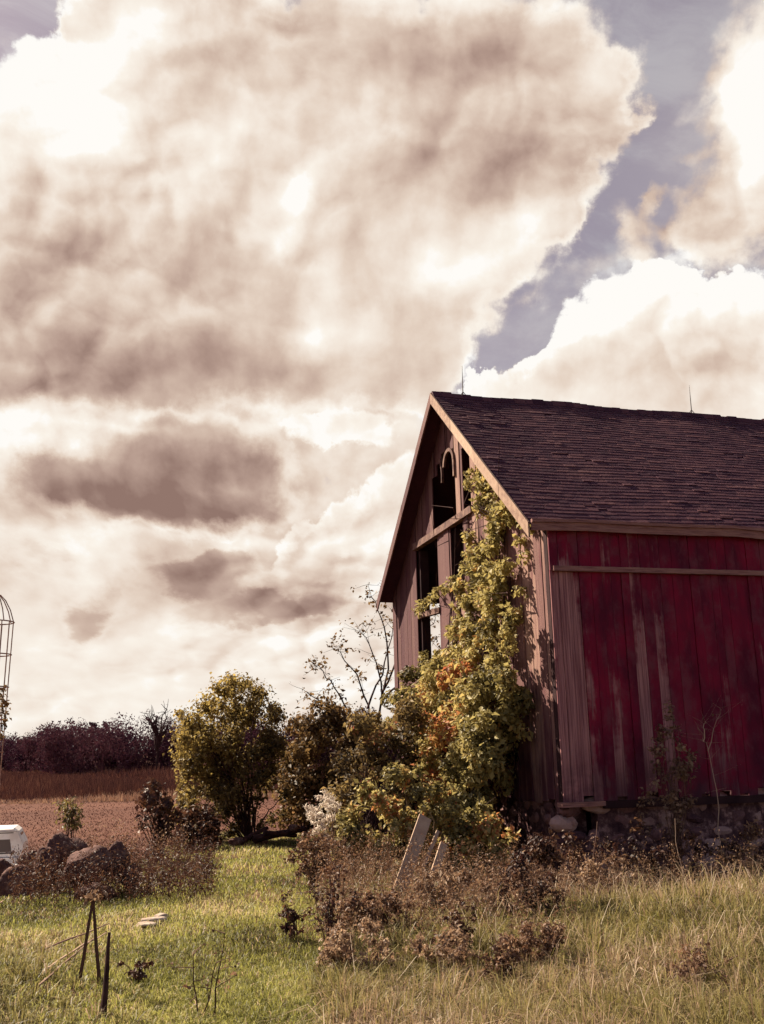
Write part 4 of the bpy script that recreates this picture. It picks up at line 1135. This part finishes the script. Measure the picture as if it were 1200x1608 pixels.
MIDL = [(270, 735, 170, 80, 1.1), (210, 800, 150, 46, 1.1), (340, 790, 110, 40, .9), (410, 715, 40, 48, .7), (290, 665, 60, 24, .6), (110, 770, 60, 36, .7)]
LOWC = [(550, 870, 90, 70, 1.), (585, 795, 60, 50, 1.), (490, 850, 44, 36, .9), (480, 935, 130, 36, 1.), (620, 730, 40, 50, .8), (530, 650, 90, 40, .8)]
STRK = [(315, 915, 105, 30, 1.3), (350, 880, 70, 24, .9), (140, 968, 42, 36, 1.2), (440, 960, 140, 18, 1.3), (530, 930, 80, 26, .8), (250, 1035, 90, 14, .6), (530, 1000, 90, 16, .6), (60, 890, 60, 30, .7), (340, 985, 60, 18, .6)]
Us, Vs = U + ((wx - .5)*.20 + (fx - .5)*.035)*sq, V + ((wy - .5)*.17 + (fyy - .5)*.035)*sq*(1 - hz*.35)
def fbm(ou, ov, sc, det, ro):
    return noise(vec(SU + (wx - .5)*.10 + ou, SV + (wy - .5)*.10 + ov), sc, det, ro, dim='2D')
def puff(ou, ov, sc, det=2.):
    v = node('ShaderNodeTexVoronoi', feature='F1', voronoi_dimensions='2D')
    lk(vec(SU + (wx - .5)*.10 + (fx - .5)*.018 + ou, SV + (wy - .5)*.10 + (fyy - .5)*.018 + ov), v.inputs['Vector'])
    for k_, q in (('Scale', sc), ('Detail', det), ('Roughness', .52)): v.inputs[k_].default_value = q
    v.normalize = True
    return S(v.outputs['Distance'])
def puffs():
    tot = 0.
    for i, (sc, w_) in enumerate(((4.6, .50), (10., .30), (21., .20))):
        n = noise(vec(SU + (wx - .5)*.16 + (fx - .5)*.03 + i*1.7, SV + (wy - .5)*.16 + (fyy - .5)*.03 + i*.9), sc, 0., .5, dim='2D')
        tot = S.m('MULTIPLY_ADD', S.m('ABSOLUTE', n - .5), 2.*w_, tot)
    return tot
bil = puffs() - .17
nb = fbm(0, 0, 5.5, 8, .60)
pf = puff(0, 0, 16.)
back = fy.step(.62, .05)                                       # the sky behind the viewer is mostly clear
rag = (nb - .5)*.80 + bil*.75 + (pf - .35)*.30
pB = puff(-.012, -.014, 16.)
lump = pB - pf
relief = fbm(-.035, -.035, 3.4, 6, .52) - fbm(0, 0, 3.4, 6, .52)
soft = (nb - .5)
def domes(ou, ov):
    """rounded cloud heads: a heap of domes at four sizes"""
    tot = 0.
    for i_, (sc, w_) in enumerate(((4.2, 1.), (8.5, .55), (17., .28), (35., .09))):
        v = node('ShaderNodeTexVoronoi', feature='F1', voronoi_dimensions='2D')
        lk(vec(SU + (wx - .5)*.05 + (fx - .5)*.03 + ou + .37*i_, SV + (wy - .5)*.05 + (fyy - .5)*.03 + ov + .53*i_), v.inputs['Vector'])
        v.inputs['Scale'].default_value = sc; v.inputs['Detail'].default_value = 0.
        d_ = S(v.outputs['Distance'])
        tot = S.m('MULTIPLY_ADD', d_*d_, -w_, tot)
    return tot
cum = (domes(0, 0) - domes(-.016, -.019))*(wz.step(.36, .62, .35, 1.25))
def layer(lst, tone, cover, edge, core, reach=1.1, sharp=.10, rg=1.):
    f = blobs(lst, Uw, Vw) + rag*rg
    al = f.step(.50 - sharp, .50 + sharp)
    if tone is None: tone = S.m('MULTIPLY', al, 0.)
    t = f.step(.48, .48 + reach, edge, core) + lump*f.step(1.1, .45)*.22 + bil*.24 + cum*.80
    return tone + (t - tone)*al, S.m('MAXIMUM', cover, al)
t0 = soft*.16 + bil*.22 + cum*.75 + .71 - V.step(.36, .10)*.06                     # thin bright cloud low over the field
lowc = (V + (wy - .5)*.12 + soft*.25).step(-.16, .0)*U.step(.30, .12) + V.step(.02, .14)
lowc = lowc + (V + (wy - .5)*.12).step(-.34, -.24)*U.step(.17, .04)
cover = S.m('MINIMUM', lowc - blobs([(505, 752, 30, 46, 1.3), (485, 800, 26, 18, .8)], Uw, Vw).step(.35, .9)*.75, 1.)
cover = S.m('MAXIMUM', cover, 0.)
tone = t0
tone, cover = layer(WISP, tone, cover, .68, .88, .9, .30, 1.4)
tone, cover = layer(RIGHT, tone, cover, .92, .66, 1.3, .06)
tone, cover = layer(LOWC, tone, cover, .97, .60, 1.0, .09)
tone, cover = layer(MAIN, tone, cover, .84, .60, .55, .14)
tone, cover = layer(MIDL, tone, cover, .86, .47, .9, .18)
tone, cover = layer(STRK, tone, cover, .78, .48, .6, .30)
alpha = cover*(1. - back)
tone = tone + .085 - (fbm(-.014, -.016, 7.5, 5, .55) - fbm(0, 0, 7.5, 5, .55))*.55*V.step(.22, 0.) + blobs(LIGHT, Us, Vs)*.64 - blobs(DARK, Us, Vs)*1.05 - relief*.45*(1 - hz*.75) + soft*.10 + lump*.03*V.step(.2, 0.)
cloud = ramp(tone, [(0., lin(146, 118, 108)), (.22, lin(182, 155, 142)), (.42, lin(208, 184, 168)), (.60, lin(228, 209, 193)), (.76, lin(242, 229, 216)), (.92, lin(251, 243, 232)), (1., lin(255, 252, 247))])
st_ = node('ShaderNodeTexSky', sky_type='NISHITA'); st_.sun_disc = False
st_.sun_elevation = SUN_EL; st_.sun_rotation = SUN_AZ
BGS = .1
gain = 1/(2**EXPO)/BGS
cl_ = mix(1., cloud, (gain, gain, gain), 'MULTIPLY')
# the clear sky: the sky texture seen through thin lilac-grey veil cloud
sk = mix(1., S(st_.outputs[0]), (.56, .42, .40), 'MULTIPLY')
veil = tuple(c*gain for c in lin(163, 150, 156))
veil2 = tuple(c*gain for c in lin(196, 190, 188))
vn = noise(vec(SU*1.2 + (wx - .5)*.6 + SV*.5, SV*2.4 + (wy - .5)*.5 - SU*.8), 2.6, 8, .62, dim='2D')
vl = mix(vn.step(.40, .72), veil, veil2)
vl = mix(blobs([(1080, 230, 90, 150, .8), (820, 540, 120, 60, .6)], Us, Vs)*vn*1.3, vl, tuple(c*gain for c in lin(205, 192, 186)))
sk = mix(mix(back, (.72,)*3, (.0,)*3), sk, vl)
final = mix(alpha, sk, cl_)
final = mix(dz.step(-.02, -.08), final, (.9, .5, .4))
lk(final, bg.inputs['Color']); bg.inputs['Strength'].default_value = BGS
world.cycles.sampling_method = 'MANUAL'; world.cycles.sample_map_resolution = 512

# ------------------------------------------------------------------ sun, camera, view
sd = bpy.data.lights.new('sun', 'SUN'); sd.energy = 5.; sd.angle = R(.5); sd.color = (1., .86, .68)
so = bpy.data.objects.new('sun', sd); col.objects.link(so)
sv = Vector((math.sin(SUN_AZ)*math.cos(SUN_EL), math.cos(SUN_AZ)*math.cos(SUN_EL), math.sin(SUN_EL)))
so.rotation_euler = sv.to_track_quat('Z', 'Y').to_euler(); so.location = (0, 0, 30)

cd = bpy.data.cameras.new('camera'); cam = bpy.data.objects.new('camera', cd); col.objects.link(cam)
cd.sensor_fit = 'VERTICAL'; cd.sensor_height = 24.; cd.lens = 24.*F/1608; cd.clip_end = 9000; cd.clip_start = .05
d0 = Vector((0, math.cos(PIT), math.sin(PIT)))
xr = Vector((1, 0, 0)); ur = xr.cross(d0)
# image x axis X = c*a + s*b  -> undo the roll in the camera frame
c, s_ = math.cos(ROLL), math.sin(ROLL)
right = xr*c + ur*s_; up = -xr*s_ + ur*c
cam.matrix_world = Matrix(((right.x, up.x, -d0.x, 0), (right.y, up.y, -d0.y, 0), (right.z, up.z, -d0.z, 1.7), (0, 0, 0, 1)))
scene.camera = cam
scene.cycles.use_adaptive_sampling = True; scene.cycles.adaptive_threshold = .012; scene.cycles.adaptive_min_samples = 10
scene.cycles.max_bounces = 6; scene.cycles.diffuse_bounces = 3; scene.cycles.transmission_bounces = 4; scene.cycles.transparent_max_bounces = 4
scene.view_settings.view_transform = 'Standard'; scene.view_settings.look = 'None'
scene.view_settings.exposure = EXPO; scene.view_settings.gamma = 1
